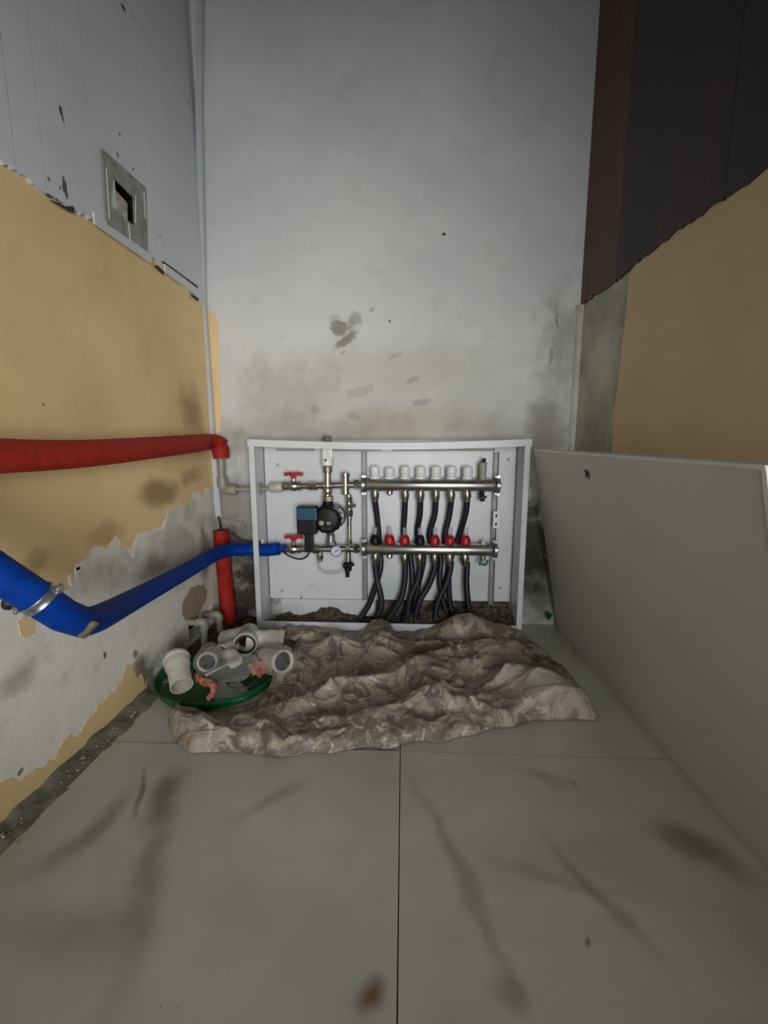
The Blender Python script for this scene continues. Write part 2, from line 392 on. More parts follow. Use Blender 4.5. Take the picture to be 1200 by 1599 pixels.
# ---------------------------------------------------------------- room
Y0 = -2.2; ZC = 2.6
cav1 = (1.02, 1.108, 1.125, 1.215); cav2 = (1.21, 1.37, .02, .085)
wl = struct(grid_plate(MB(), [Y0, D+.1], [-.02, ZC], [cav1, cav2], LW, 0, -.06).build('wall_left', M['lplaster']))
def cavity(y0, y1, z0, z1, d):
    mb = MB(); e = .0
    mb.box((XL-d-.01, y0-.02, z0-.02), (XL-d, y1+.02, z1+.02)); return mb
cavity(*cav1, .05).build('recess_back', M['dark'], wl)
MB().box((XL-.05, cav1[1]-.004, cav1[2]), (XL+.0075, cav1[1]+.003, cav1[3])).box((XL-.05, cav1[0], cav1[3]-.004), (XL+.0075, cav1[1], cav1[3]+.002)).build('recess_shade', M['dark'], wl)  # dark slabs over the hole's lit sides, shade put in as colour
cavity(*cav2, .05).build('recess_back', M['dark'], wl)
wb_ = struct(MB().box((XL-.06, D, -.02), (XR+.06, D+.1, ZC)).build('wall_back', M['back']))
wr = struct(MB().box((XR, Y0, -.02), (XR+.06, D+.1, ZC)).build('wall_right', M['skim']))
struct(MB().box((XL-.06, Y0-.1, ZC), (XR+.06, D+.1, ZC+.05)).build('ceiling', M['brown_mid']))
mb = MB(); grid_plate(mb, [XL-.06, XR+.06], [-.02, ZC], [(-.40, .5, -.02, 2.05)], lambda u, v, t_: Vector((u, Y0+t_, v)), 0, -.1)
struct(mb.build('wall_rear', M['back']))
fl = struct(MB().box((XL-.06, Y0-.1, -.06), (XR+.06, D+.1, -.004)).build('floor', M['dirt']))
# tiles
XJ = -.003; YJ = .797; TX0 = -.612
tl = []
def tile(x0, x1, y0, y1, z=0):
    g = .0009
    mb = MB().box((x0+g, y0+g, -.0039), (x1-g, y1-g, z)); o = mb.build('tile', M['tile'], fl, bevel=.0004); return o
for (x0, x1) in ((TX0, XJ), (XJ, XR)):
    tile(x0, x1, YJ, D, -.002 if x0 < -.1 else -.0002)
    tile(x0, x1, YJ-1.2, YJ); tile(x0, x1, YJ-2.4, YJ-1.2); tile(x0, x1, YJ-3.0, YJ-2.4)
# grout/cement strip along the left wall, with crumbs
random.seed(3)
mb = MB(); ys = [Y0+.1+(D-Y0-.12)*i/260 for i in range(261)]; rows = 7; vs = []
for y in ys:
    for k in range(rows):
        x = XL+(TX0-XL+.006)*k/(rows-1); q = Vector((x*30, y*30, 0))
        h = .016*(1-k/(rows-1))**1.2+.007*noise.noise(q)+.004*noise.noise(q*3)-.002
        vs.append((x+.004*noise.noise(Vector((y*14, k*.3, 5))), y, max(h, -.006)))
fs = [(i*rows+k, i*rows+k+1, (i+1)*rows+k+1, (i+1)*rows+k) for i in range(260) for k in range(rows-1)]
mb.add(vs, fs, True); cs = mb.build('cement_strip', M['strip'], fl); cs['kind'] = 'stuff'
mb = MB()
def rock(mb, c, r):
    c = Vector(c); vs = []
    for p in ((1,0,0),(-1,0,0),(0,1,0),(0,-1,0),(0,0,1),(0,0,-1)):
        vs.append(c+Vector(p)*r*random.uniform(.6, 1.2)+Vector([random.uniform(-.2,.2)*r for _ in range(3)]))
    mb.add(vs, [(0,2,4),(2,1,4),(1,3,4),(3,0,4),(2,0,5),(1,2,5),(3,1,5),(0,3,5)])
for i in range(230):
    y = random.uniform(.2, 1.42); x = XL+.012+abs(random.gauss(0, .022)); r = random.choice([.0008, .001, .0015, .002, .003])
    if y > .9: r *= .8
    rock(mb, (x, y, (.006 if x < TX0 else 0)+r*.5), r)
for i in range(20): rock(mb, (random.uniform(-.58, .5), random.uniform(.35, .9), .0006), .0009)
o_ = None
o = mb.build('plaster_crumbs', M['crumb'], fl); o['kind'] = 'stuff'

mb = MB(); nx, ny = 40, 60; vs = []
for i in range(nx+1):
    for j in range(ny+1):
        x = XL+.002+.158*i/nx; y = 1.13+(D-.002-1.13)*j/ny; q = Vector((x*30, y*30, 7))
        e = min(1, (nx-i)/8)*min(1, j/12)
        vs.append((x, y, -.001+e*(.012+.010*noise.noise(q)+.008*noise.noise(q*3))))
mb.add(vs, [(i*(ny+1)+j, (i+1)*(ny+1)+j, (i+1)*(ny+1)+j+1, i*(ny+1)+j+1) for i in range(nx) for j in range(ny)], True)
for i in range(160):
    x = XL+.01+random.random()*.14; y = random.uniform(1.15, 1.44); rock(mb, (x, y, .016), random.choice([.002, .003, .005, .008]))
o = mb.build('corner_rubble', M['rubble'], fl); o['kind'] = 'stuff'
# paint layers on the left wall
up_edge = [(-160, 155), (0, 256), (60, 296), (110, 328), (160, 352), (230, 398), (308, 468)]
UE = [pl(*p) for p in up_edge]
lo = [(322, 760), (316, 775), (302, 768), (293, 792), (283, 785), (266, 798), (255, 830), (237, 832), (214, 838), (208, 873), (201, 853), (186, 862), (181, 836), (166, 860), (146, 855), (140, 872), (119, 884), (115, 906), (105, 897), (108, 922), (95, 915), (86, 935), (40, 925), (0, 915), (-120, 905)]
LO = [pl(*p) for p in lo]
def clampY(p): return (min(p[0], D-.001), p[1])
poly = [clampY(p) for p in [(-.9, 1.0*UE[0][1])]+UE+[(D-.001, 1.075)]+[(D-.001, LO[0][1])]+LO+[(-.9, LO[-1][1])]]
def rag(poly, amp=.006, it=4):
    r = ragged(poly, amp, it); return [Vector((min(p.x, D-.0005), p.y)) for p in r]
random.seed(11)
sheet(rag(poly, .007), LW, 0, .001).build('ochre_paint', M['ochre'], wl)
bt = [(-160, 1330), (0, 1224), (20, 1215), (28, 1223), (45, 1209), (60, 1200), (75, 1189), (86, 1186), (90, 1172), (97, 1158), (109, 1144), (118, 1152), (130, 1134), (136, 1124), (150, 1105), (165, 1091), (175, 1083), (190, 1062), (197, 1038), (204, 1042), (214, 1060), (222, 1052), (226, 1075)]
BT = [pl(*p) for p in bt]
poly = [(-.9, -.004), (-.9, BT[0][1])]+BT+[(BT[-1][0]+.02, .03), (BT[-1][0], -.004)]
sheet(rag(poly, .006), LW, 0, .001).build('ochre_paint', M['ochre'], wl)
P2 = [pl(*p) for p in [(27, 970), (35, 964), (50, 966), (54, 975), (53, 990), (42, 996), (32, 993)]]
sheet(rag(P2, .002, 2), LW, 0, .001).build('ochre_paint', M['ochre'], wl)
for pts in ([(262, 800), (258, 826), (240, 832), (216, 840), (209, 872), (202, 862), (215, 833), (236, 827), (253, 822)], [(180, 836), (184, 858), (168, 864), (147, 862), (138, 880), (118, 892), (118, 882), (140, 868), (146, 852), (166, 857)], [(104, 900), (110, 897), (112, 915), (107, 912)], [(118, 886), (124, 884), (122, 905), (116, 902)]):
    sheet(rag([pl(*p) for p in pts], .0012, 2), LW, 0, .0016).build('filler_ridge', M['filler'], wl)

# boards above
joints = [Y0+.1, -2, -1.8, -1.6, -1.4, -1.2, -1.0, -.8, -.6, -.4, -.2, 0, .2, .3, .4, .5, .6, .70, .758, .819, .883, .951, 1.065, 1.153, 1.28, 1.405, D-.001]
def edge_z(y):
    for a, b in zip(UE, UE[1:]):
        if a[0] <= y <= b[0]: return a[1]+(b[1]-a[1])*(y-a[0])/(b[0]-a[0])
    return UE[0][1] if y < UE[0][0] else UE[-1][1]
random.seed(5)
fr = (.995, 1.15, 1.10, 1.255)   # opening behind the metal frame (y0,y1,z0,z1)
for a, b in zip(joints, joints[1:]):
    zt = 1.618 if a > 1.06 else ZC
    zs = [(edge_z(a)-.002, zt)] + ([(1.622, ZC)] if zt < 2 else [])
    for k, (z0, z1) in enumerate(zs):
        g = .0009; th = .008+random.uniform(-.0002, .0002)
        if k == 0 and a > .5:
            n = 8; low_ = [Vector((a+g+(b-a-2*g)*i/n, edge_z(a+(b-a)*i/n)+random.uniform(-.004, .004))) for i in range(n+1)]
            outl = low_+[Vector((b-g, z1)), Vector((a+g, z1))]
            hol = a < 1.106 and b > 1.02
            if hol:
                y0h, y1h = max(a, 1.02), min(b, 1.108)
                mb = grid_plate(MB(), [a+g, b-g], [edge_z(a), z1], [(y0h-(.01 if a > 1.0 else 0), y1h+(.01 if b < 1.11 else 0), 1.125, 1.215)], LW, .0, th)
            else: mb = sheet(outl, LW, 0, th)
        else: mb = grid_plate(MB(), [a+g, b-g], [z0, z1], [], LW, 0, th)
        mb.build('board', M['board'], wl)
seam = plain('seam_shade', rgb(122, 122, 120), .9, var=.3, scale=40)  # flat grey strips painted in for the dark of the board grooves
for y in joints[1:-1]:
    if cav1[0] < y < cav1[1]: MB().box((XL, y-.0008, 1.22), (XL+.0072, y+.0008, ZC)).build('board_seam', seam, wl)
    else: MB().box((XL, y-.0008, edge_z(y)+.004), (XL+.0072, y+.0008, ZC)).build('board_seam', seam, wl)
# little trim slat nailed under the boards near the corner, plus brown sheets coloured as gap shade
a = pl(148, 352, XL+.008); b = pl(236, 408, XL+.008)
def slat(p, q, hgt, name='edge_slat', mat='board'):
    a, b = pl(*p, XL+.009), pl(*q, XL+.009)
    sheet([Vector(a), Vector(b), Vector((b[0], b[1]+hgt)), Vector((a[0], a[1]+hgt))], LW, .0075, .0115).build(name, M[mat], wl)
slat((147, 350), (236, 412), .022); slat((257, 425), (308, 462), .022)
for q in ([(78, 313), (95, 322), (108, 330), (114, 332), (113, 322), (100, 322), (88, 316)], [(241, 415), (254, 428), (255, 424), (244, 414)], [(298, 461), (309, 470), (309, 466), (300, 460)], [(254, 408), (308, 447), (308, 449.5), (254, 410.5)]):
    sheet([Vector(pl(*p, XL+.0095)) for p in q], LW, .0078, .0122).build('gap_shade', plain('gap_brown', rgb(66, 50, 44), .9), wl)

# metal frame round the recess
t1 = thing('metal_frame', 'square silver sheet-metal frame around a small hole in the white boards', 'metal frame', (XL+.008, 1.07, 1.09))
FO = [pl(*p, XL+.012) for p in [(160, 232), (228, 293), (231, 392), (167, 350)]]
FI = [pl(*p, XL+.012) for p in [(176, 275), (209, 309), (211, 354), (173, 320)]]
def bilerp(Q, u, v):
    a = [Vector(q) for q in Q]; return (a[0]*(1-u)+a[1]*u)*(1-v)+(a[3]*(1-u)+a[2]*u)*v
for i in range(4):
    j = (i+1) % 4
    q = [Vector(FO[i]), Vector(FO[j]), Vector(FI[j]), Vector(FI[i])]
    sheet(q, LW, .0085, .012).build('frame_strip', M['frame_metal'], t1)
for p, q in (((166, 262), (171, 342)), ((212, 305), (212, 348)), ((225, 300), (227, 340)), ((201, 350), (204, 378))):
    a = at(*p, X=XL+.0125); b = at(*q, X=XL+.0125); MB().cyl(a, b, .0010, seg=8).build('folded_seam', M['white_plastic'], t1)
a = at(168, 243, X=XL+.0125); MB().cyl(a, a+Vector((.003, 0, 0)), .0022, seg=10).build('screw', M['galv'], t1)
RI = [(165, 276), (186, 303), (199, 318), (200, 354), (188, 346), (165, 330)]
sheet(ragged([pl(*p, XL+.006) for p in RI], .001, 3), LW, -.03, .006).build('mortar_patch', M['crumb'], wl)

# back wall ochre strip beside the trunking
P3 = [(at(*p, Y=D).x, at(*p, Y=D).z) for p in [(322, 480), (336, 490), (341, 520), (341, 560), (343, 600), (346, 640), (342, 680), (334, 700), (322, 690)]]
sheet(rag(P3, .004, 3), BW, 0, .002).build('ochre_paint', M['ochre'], wb_)
# right wall paint and cladding
RE = [pl(*p, XR) for p in [(910, 476), (960, 443), (1050, 370), (1120, 320), (1200, 268)]]
RB = [pl(*p, XR) for p in [(985, 425), (978, 500), (972, 560), (966, 600), (960, 640), (958, 690)]]
poly = [(-.9, 1.04)]+[(RE[4][0], RE[4][1]+.01), (RE[3][0], RE[3][1]+.01), (RE[2][0], RE[2][1]+.01), (RB[0][0], 1.06)]+RB+[(RB[-1][0], .3), (-.9, .3)]
sheet(rag(poly, .005, 4), RW, 0, .002).build('beige_paint', M['beige'], wr)
def redge(y):
    Q = sorted(RE)
    for a, b in zip(Q, Q[1:]):
        if a[0] <= y <= b[0]: return a[1]+(b[1]-a[1])*(y-a[0])/(b[0]-a[0])
    return Q[0][1] if y < Q[0][0] else Q[-1][1]
RJ = [Y0+.1, -1.6, -1.2, -.8, -.4, 0, .42, .842, 1.225, D-.001]
for i, (a, b) in enumerate(zip(RJ, RJ[1:])):
    n = 26; g = .0006
    low_ = [Vector((a+g+(b-a-2*g)*k/n, redge(a+(b-a)*k/n)+random.uniform(-.004, .004))) for k in range(n+1)]
    sheet(low_+[Vector((b-g, ZC)), Vector((a+g, ZC))], RW, 0, .006).build('cladding_panel', M['brown_light' if i == len(RJ)-2 else 'brown_dark' if i == len(RJ)-3 else 'brown_mid'], wr)
# rounded plaster ridge in the right corner
mb = MB(); vs = []; n = 60
for i in range(n+1):
    z = .0+1.055*i/n
    for k in range(6):
        th = k/5*math.pi/2; r = .022+.006*noise.noise(Vector((0, 0, z*12)))+.004*noise.noise(Vector((k, 3, z*40)))
        vs.append((XR-.0+.004-r*math.cos(th)*1.0, D+.004-r*math.sin(th)*.8, z))
mb.add(vs, [(i*6+k, i*6+k+1, (i+1)*6+k+1, (i+1)*6+k) for i in range(n) for k in range(5)], True)
mb.build('corner_ridge', M['skim'], wb_)

# ---------------------------------------------------------------- cable trunking in the corner
t1 = thing('cable_trunking', 'long white plastic cable trunking running down the left corner', 'cable trunking', at(343, 808, Y=D-.02))
PT = [(311, -30, 1.437), (310, 171, 1.437), (316, 475, 1.437), (330, 673, 1.437), (341, 808, 1.437)]
pts = [at(px, py, Y=y) for px, py, y in PT]
mb = MB(); hw = .0098; vs = []
for p in pts:
    for dx, dy in ((-hw, 0), (hw, 0), (hw, .012), (-hw, .012)): vs.append((p.x+dx, p.y+dy, p.z))
n = len(pts); fs = [(i*4+k, i*4+(k+1) % 4, (i+1)*4+(k+1) % 4, (i+1)*4+k) for i in range(n-1) for k in range(4)]+[(0,1,2,3), (4*n-1, 4*n-2, 4*n-3, 4*n-4)]
mb.add(vs, fs); mb.build('duct', M['trunk'], t1)
mb = MB(); vs = []
for p in pts:
    for dx, dy in ((-hw*.72, -.002), (hw*.72, -.002), (hw*.72, .001), (-hw*.72, .001)): vs.append((p.x+dx, p.y+dy, p.z))
mb.add(vs, fs); mb.build('cover_strip', M['trunk'], t1)
cb = MB().tube(curve([at(341, 806, Y=1.433), at(344, 818, Y=1.43), at(346, 838, Y=1.41), at(348, 860, Y=1.40)]), .004, 8).build('cable', M['dark_rubber'])
tag(cb, 'short dark cable from the trunking into the upright red sleeve', 'cable')

# ---------------------------------------------------------------- pipes outside the cabinet
t1 = thing('red_insulated_pipe', 'red foam-insulated pipe running level along the ochre left wall', 'pipe', at(0, 711, X=XL+.06))
p = [at(-160, 716, X=-.586), at(0, 712, X=-.588), at(70, 711, X=-.59), at(150, 707, X=-.592), at(240, 699, X=-.595), at(310, 692, X=-.6)]
e = at(338, 691, Y=1.40)
p = curve(p, 8)+curve([at(322, 690, Y=1.36), e, e+Vector((.018, .004, -.012))], 4)
MB().tube(p, .0255, 20).build('insulation', M['red_foam'], t1)
MB().tube([at(341, 694, Y=1.398), at(344, 700, Y=1.40), at(345, 708, Y=1.40), at(346, 716, Y=1.40)], [.018, .027, .027, .025], 18).build('elbow_sleeve', M['red_foam'], t1)
t1 = thing('grey_elbow_pipe', 'grey plastic pipe dropping from the red insulation and turning into the cabinet', 'pipe', at(346, 765, Y=1.40))
q0, q1, q2 = at(345, 714, Y=1.40), at(347, 752, Y=1.40), at(362, 765, Y=1.40)
MB().tube(curve([q0, q1], 3), .0115, 14).build('pipe', M['ppr'], t1)
MB().tube(curve([at(347, 745, Y=1.40), at(348, 758, Y=1.40), at(354, 764, Y=1.40), at(370, 765, Y=1.40)], 6), .0165, 16).build('elbow', M['ppr'], t1)
MB().tube([at(362, 764, Y=1.40), at(405, 764, Y=1.40), at(424, 763, Y=1.40)], .0075, 12).build('branch_pipe', M['ppr'], t1)
MB().cyl(at(345, 728, Y=1.40), at(346, 733, Y=1.40), .0135).build('joint_ring', M['ppr'], t1)

t1 = thing('blue_insulated_pipe', 'blue foam-insulated pipe sagging to a bend and rising into the cabinet', 'pipe', at(130, 970, Y=.60))
p1 = curve([at(-190, 775, Y=.42), at(0, 897, Y=.50), at(60, 935, Y=.53), at(100, 961, Y=.56)], 8)
p2 = curve([at(131, 972, Y=.60), at(160, 962, Y=.66), at(215, 933, Y=.82), at(290, 892, Y=1.08), at(345, 862, Y=1.30), at(385, 858, Y=1.375), at(412, 859, Y=1.385), at(436, 857, Y=1.385)], 8)
rr = [.0225]*len(p1)+[.0222-.0012*min(1, i/(len(p2)*.7)) for i in range(len(p2))]
MB().tube(p1+p2, rr, 22).build('insulation', M['blue_foam'], t1)
# ragged end of the foam
mb = MB(); random.seed(2); c0 = at(434, 857, Y=1.385)
for k in range(5):
    d = Vector((random.uniform(.004, .02), 0, random.uniform(-.012, .013))); mb.cyl(c0, c0+d+Vector((.01, 0, 0)), .012, .006, 8)
mb.build('torn_end', M['blue_foam'], t1)
a = at(141, 984, Y=.583); MB().obox(a+Vector((0, -.003, .002)), Vector((.009, .003, .010)), Vector((.001, .003, -.001)), Vector((-.003, 0, .0022))).build('torn_patch', M['brassy'], t1)
# clamp
ax = (at(75, 945, Y=.537)-at(45, 925, Y=.522)).normalized(); cc = at(60, 935, Y=.53)
t1 = thing('pipe_clamp', 'silver metal clamp bolted around the blue insulated pipe', 'clamp', cc)
MB().lathe([(.0228, -.0055), (.0240, -.0065), (.0250, -.005), (.0238, -.002), (.0238, .002), (.0250, .005), (.0240, .0065), (.0228, .0055)], cc, ax, 32, closed=True).build('band', M['galv'], t1)
side = Vector((0, -.4, 0)) ; v = ax.cross(Vector((0, -1, 0))).normalized()
v = v if v.z > 0 else -v
for s_ in (1, -1):
    b = cc+v*.029*s_
    MB().obox(b+v*.003*s_, ax*.0055, v*.005, ax.cross(v)*.003).build('lug', M['galv'], t1)
    MB().cyl(b+v*.004*s_-ax.cross(v)*.009, b+v*.004*s_+ax.cross(v)*.009, .003, seg=8).build('bolt', M['galv'], t1)
back = Vector((-1, .25, .0)).normalized()
wp = pl(10, 942); sp = Vector((XL, wp[0], wp[1]))
MB().cyl(cc+(sp-cc).normalized()*.024, sp, .004, seg=10).build('stand_off_rod', M['galv'], t1)
MB().cyl(sp, sp+Vector((.008, 0, 0)), .011, seg=14).build('wall_plug', M['dark_rubber'], t1)

t1 = thing('red_upright_sleeve', 'short upright red foam sleeve standing behind the blue pipe', 'pipe sleeve', at(358, 972, Y=1.38))
a, b = at(345, 828, Y=1.415), at(358, 975, Y=1.40)
MB().lathe([(.0235, 0), (.0255, .002), (.0255, (b-a).length*.5), (.027, (b-a).length), (.02, (b-a).length), (.02, .03), (.019, .0)], a, b-a, 22, closed=True).build('sleeve', M['red_sleeve'], t1)
MB().tube(curve([a+Vector((.0, .0, .001)), a*.5+b*.5, b]), .012, 10).build('inner_pipe', M['dark_rubber'], t1)
MB().tube(curve([at(361, 832, Y=1.42), at(376, 843, Y=1.425), at(392, 846, Y=1.43), at(404, 852, Y=1.43)]), .003, 8).build('cable', M['dark_rubber'], t1)

def stub(pa, pb, pc, pd, label):
    t1 = thing('elbow_pipe_stub', label, 'pipe', pb, 'grey elbow pipe stubs by the left wall')
    MB().tube(curve([pa, pb-(pb-pa)*.2], 3), .010, 12).build('pipe', M['ppr'], t1)
    MB().tube(curve([pb+(pa-pb)*.45, pb+(pa-pb)*.12+Vector((0, 0, .001)), pb+(pc-pb)*.2, pb+(pc-pb)*.6], 5), .0135, 14).build('elbow', M['ppr'], t1)
    MB().tube(curve([pb+(pc-pb)*.3, pc, pd], 3), .010, 12).build('lower_pipe', M['ppr'], t1)
stub(at(292, 972, Y=1.21), at(318, 972, Y=1.22), at(319, 990, Y=1.22), at(319, 1012, Y=1.22), 'grey pipe elbow out of the left wall hole, the one nearer the camera')
stub(at(318, 961, Y=1.31), at(341, 960, Y=1.31), at(343, 975, Y=1.31), at(345, 992, Y=1.31), 'grey pipe elbow next to the foot of the upright red sleeve')

# ---------------------------------------------------------------- cabinet
CX0, CX1, CY0, CY1, CZ = -.487, .386, 1.346, 1.452, .640; TH = .016
cab = thing('manifold_cabinet', 'open white metal manifold cabinet standing against the back wall', 'cabinet', (-.05, 1.40, 0))
holes = [(-.43, -.30, .603, .611), (-.27, -.075, .603, .611), (-.04, .30, .603, .611)]
for x, z in ((-.428, .557), (-.428, .112), (-.36, .09), (.345, .575), (.335, .135)): holes.append((x-.004, x+.004, z-.004, z+.004))
grid_plate(MB(), [CX0+TH, CX1-TH], [.085, CZ-.003], holes, lambda u, v, t_: Vector((u, 1.4475-t_, v)), 0, .0025).build('back_panel', M['enamel'], cab)
SW = lambda u, v, t_: Vector((CX0+t_, u, v))
grid_plate(MB(), [CY0, CY1], [.0, CZ-.001], [(1.385, 1.415, .46, .49), (1.36, 1.41, .26, .31)], SW, .002, TH-.004).build('side_panel', M['enamel'], cab)
grid_plate(MB(), [CY0, CY1], [.0, CZ-.001], [], lambda u, v, t_: Vector((CX1-t_, u, v)), .002, TH-.004).build('side_panel', M['enamel'], cab)
MB().box((CX0-.001, CY0-.003, 0.012), (CX0+TH, CY0+.004, CZ-.022)).build('front_stile', M['enamel'], cab, bevel=.0012)
MB().box((CX1-TH, CY0-.003, 0.0), (CX1+.001, CY0+.004, CZ-.022)).build('front_stile', M['enamel'], cab, bevel=.0012)
mb = MB(); n = 24; vs = []
for i in range(n+1):
    x = CX0-.004+(CX1-CX0+.008)*i/n; sg = -.011*math.sin(math.pi*i/n)**1.0
    for yy, zz in ((CY0-.004, CZ-.0215+sg), (CY0-.004, CZ+sg), (CY1, CZ+sg*.6), (CY1, CZ-.012+sg*.3)): vs.append((x, yy, zz))
mb.add(vs, [(i*4+k, (i+1)*4+k, (i+1)*4+(k+1) % 4, i*4+(k+1) % 4) for i in range(n) for k in range(4)]+[(0,1,2,3), (4*n+3, 4*n+2, 4*n+1, 4*n)])
mb.build('top_panel', M['enamel'], cab)
MB().box((CX0+.002, CY0-.001, .012), (CX1-TH-.001, CY0+.006, .038)).build('bottom_rail', M['enamel'], cab, bevel=.0012)
MB().box((CX1-.042, CY0-.003, 0), (CX1-TH, CY0+.012, .013)).build('foot', M['enamel'], cab, bevel=.0012)
MB().box((-.43, 1.432, .070), (-.10, 1.447, .086)).box((-.43, 1.436, .0), (-.10, 1.444, .072)).build('back_ledge', M['enamel'], cab, bevel=.001)
MB().box((-.095, 1.4445, .0), (CX1-TH-.001, 1.4515, .084)).build('opening_shade', M['rubble'], cab)  # solid brown box painted as the dark of the opening below the panel
MB().cyl((-.243, 1.37, CZ-.012), (-.243, 1.37, CZ+.010), .013, seg=12).build('top_knob', M['dirt'], cab)
# rubble inside the cabinet
mb = MB(); nx, ny = 120, 16; vs = []
for i in range(nx+1):
    for j in range(ny+1):
        x = CX0+TH+(CX1-CX0-2*TH)*i/nx; y = 1.353+.082*j/ny; q = Vector((x*18, y*30, 0))
        h = (.026 if x > .0 else .014)+.014*noise.noise(q)+.010*noise.noise(q*3)+.016*(j/ny)+.03*math.exp(-((x+.255)/.045)**2)*(j/ny)
        if x > .0: h += .022*(j/ny)
        vs.append((x, y, max(.004, h*min(1, (i+4)/12 if x < -.42 else 1))))
mb.add(vs, [(i*(ny+1)+j, (i+1)*(ny+1)+j, (i+1)*(ny+1)+j+1, i*(ny+1)+j+1) for i in range(nx) for j in range(ny)], True)
random.seed(9)
for i in range(260):
    x = random.uniform(CX0+.03, CX1-.03); y = random.uniform(1.36, 1.425); rock(mb, (x, y, (.034 if x > 0 else .022)+random.uniform(0, .014)), random.choice([.002, .003, .004, .006]))
o = mb.build('rubble', M['rubble']); tag(o, 'grey cement rubble heaped on the floor inside the cabinet', 'rubble', kind='stuff')

# ---------------------------------------------------------------- brackets and manifolds
ZU, ZL, MY = .493, .279, 1.400
XA, XB = -.125, .297
def bracket(x, z0, label):
    t1 = thing('manifold_bracket', label, 'bracket', (x, 1.43, z0), 'galvanised brackets carrying the manifolds')
    MB().box((x-.0085, 1.4405, z0), (x+.0085, 1.4440, .600)).box((x-.0085, 1.428, z0), (x-.0070, 1.4405, .600)).box((x+.0070, 1.428, z0), (x+.0085, 1.4405, .600)).build('rail', M['rail_metal'], t1)
    for z in (ZU, ZL):
        MB().lathe([(.0232, -.005), (.0252, -.005), (.0252, .005), (.0232, .005)], (x+(0 if x < 0 else 0), MY, z), (1, 0, 0), 26, closed=True).build('pipe_clip', M['galv'], t1)
        for s_ in (1, -1):
            MB().box((x-.0085, 1.393, z+s_*.0275-.004), (x+.0085, 1.430, z+s_*.0275+.004)).build('clip_lug', M['galv'], t1, bevel=.001)
            MB().cyl((x, 1.386, z+s_*.0285), (x, 1.394, z+s_*.0285), .006, seg=6, smooth=False).build('bolt', M['nickel'], t1)
    return t1
bracket(-.131, .075, 'galvanised bracket holding the left ends of both manifold bars')
br = bracket(.304, .075, 'galvanised bracket with slotted plate holding the right manifold ends')
mb = grid_plate(MB(), [.295, .314], [.352, .408], [(.301, .308, .360, .370), (.301, .308, .388, .398)], lambda u, v, t_: Vector((u, 1.405-t_, v)), 0, .003)
mb.build('slotted_plate', M['white_plastic'], br)
MB().box((.296, 1.405, .352), (.313, 1.428, .356)).build('plate_spacer', M['galv'], br)
PX = [586, 609, 633, 657, 681, 705, 730]
XS = [at(p, 757, Y=MY).x for p in PX]
def bar(z, name, label):
    t1 = thing(name, label, 'manifold', (.08, MY, z))
    MB().lathe([(.012, -.004), (.017, 0), (.0205, .006), (.0205, XB-XA-.010), (.0185, XB-XA-.003), (.013, XB-XA)], (XA, MY, z), (1, 0, 0), 30).build('bar', M['steel'], t1)
    MB().lathe([(.0155, 0), (.0155, .01), (.013, .011), (.013, .018), (.006, .020)], (XB-.001, MY, z), (1, 0, 0), 6, False).build('end_plug', M['nickel'], t1)
    MB().lathe([(.018, 0), (.018, .012)], (XA-.014, MY, z), (1, 0, 0), 8, False).build('union_nut', M['nickel'], t1)
    for i, x in enumerate(XS):
        zb = z-.0195
        if i == 1: MB().lathe([(.009, 0), (.0105, -.004), (.0105, -.012), (.006, -.016)], (x, MY, zb+.002), (0, 0, 1), 12).build('blank_plug', M['nickel'], t1)
        else:
            cn = MB().lathe([(.010, .003), (.012, 0), (.012, -.006), (.0142, -.008), (.0142, -.020), (.0125, -.024), (.0108, -.034)], (x, MY, zb), (0, 0, 1), 12).build('connector', M['nickel'], t1)
    return t1
um = bar(ZU, 'upper_manifold', 'upper steel manifold bar topped by seven white valve caps')
for i, x in enumerate(XS):
    k = .88 if i == 1 else 1
    o = MB().lathe([(.014, 0), (.0178, .001), (.0178, .008), (.0142, .011), (.0142, .014), (.0162, .017), (.0162, .036*k), (.0145, .041*k), (.004, .042*k)], (x, MY, ZU+.019), (0, 0, 1), 28, True, flute=.03).build('valve_cap', M['white_plastic'], um)
x = at(754, 745, Y=MY).x
MB().cyl((x, MY, ZU+.018), (x, MY, ZU+.070), .0118).cyl((x, MY, ZU+.066), (x, MY, ZU+.073), .0138).build('air_vent', M['ppr'], um)
MB().cyl((x+.003, MY, ZU+.073), (x+.003, MY, ZU+.087), .0058).build('vent_cap', M['black_plastic'], um)
MB().cyl((x, MY, ZU-.018), (x, MY, ZU-.032), .008).cyl((x, MY, ZU-.03), (x+.003, MY, ZU-.052), .0075).obox((x+.002, MY-.006, ZU-.04), (.012, 0, .003), (0, .003, 0), (0, 0, .004)).build('drain_cock', M['black_plastic'], um)
lm = bar(ZL, 'lower_manifold', 'lower steel manifold bar with red and black flow meters')
for i, x in enumerate(XS):
    blk = i in (0, 3)
    fm = MB().lathe([(.012, 0), (.0168, .001), (.0172, .010), (.0158, .018), (.0120, .026), (.0095, .029), (.0075, .030)], (x, MY, ZL+.0185), (0, 0, 1), 20).build('flow_meter', M['black_plastic' if blk else 'red_plastic'], lm)
    if blk: fm['label'] = 'black flow meter base'
    MB().lathe([(.0072, .028), (.0072, .053), (.005, .055)], (x, MY, ZL+.0185), (0, 0, 1), 12).build('sight_tube', M['clear'], fm)
x = at(755, 850, Y=MY).x
MB().cyl((x, MY, ZL+.018), (x, MY, ZL+.030), .008).build('top_plug', M['pvc'], lm)
MB().cyl((x, MY, ZL-.018), (x, MY, ZL-.034), .009).build('drain_neck', M['nickel'], lm)
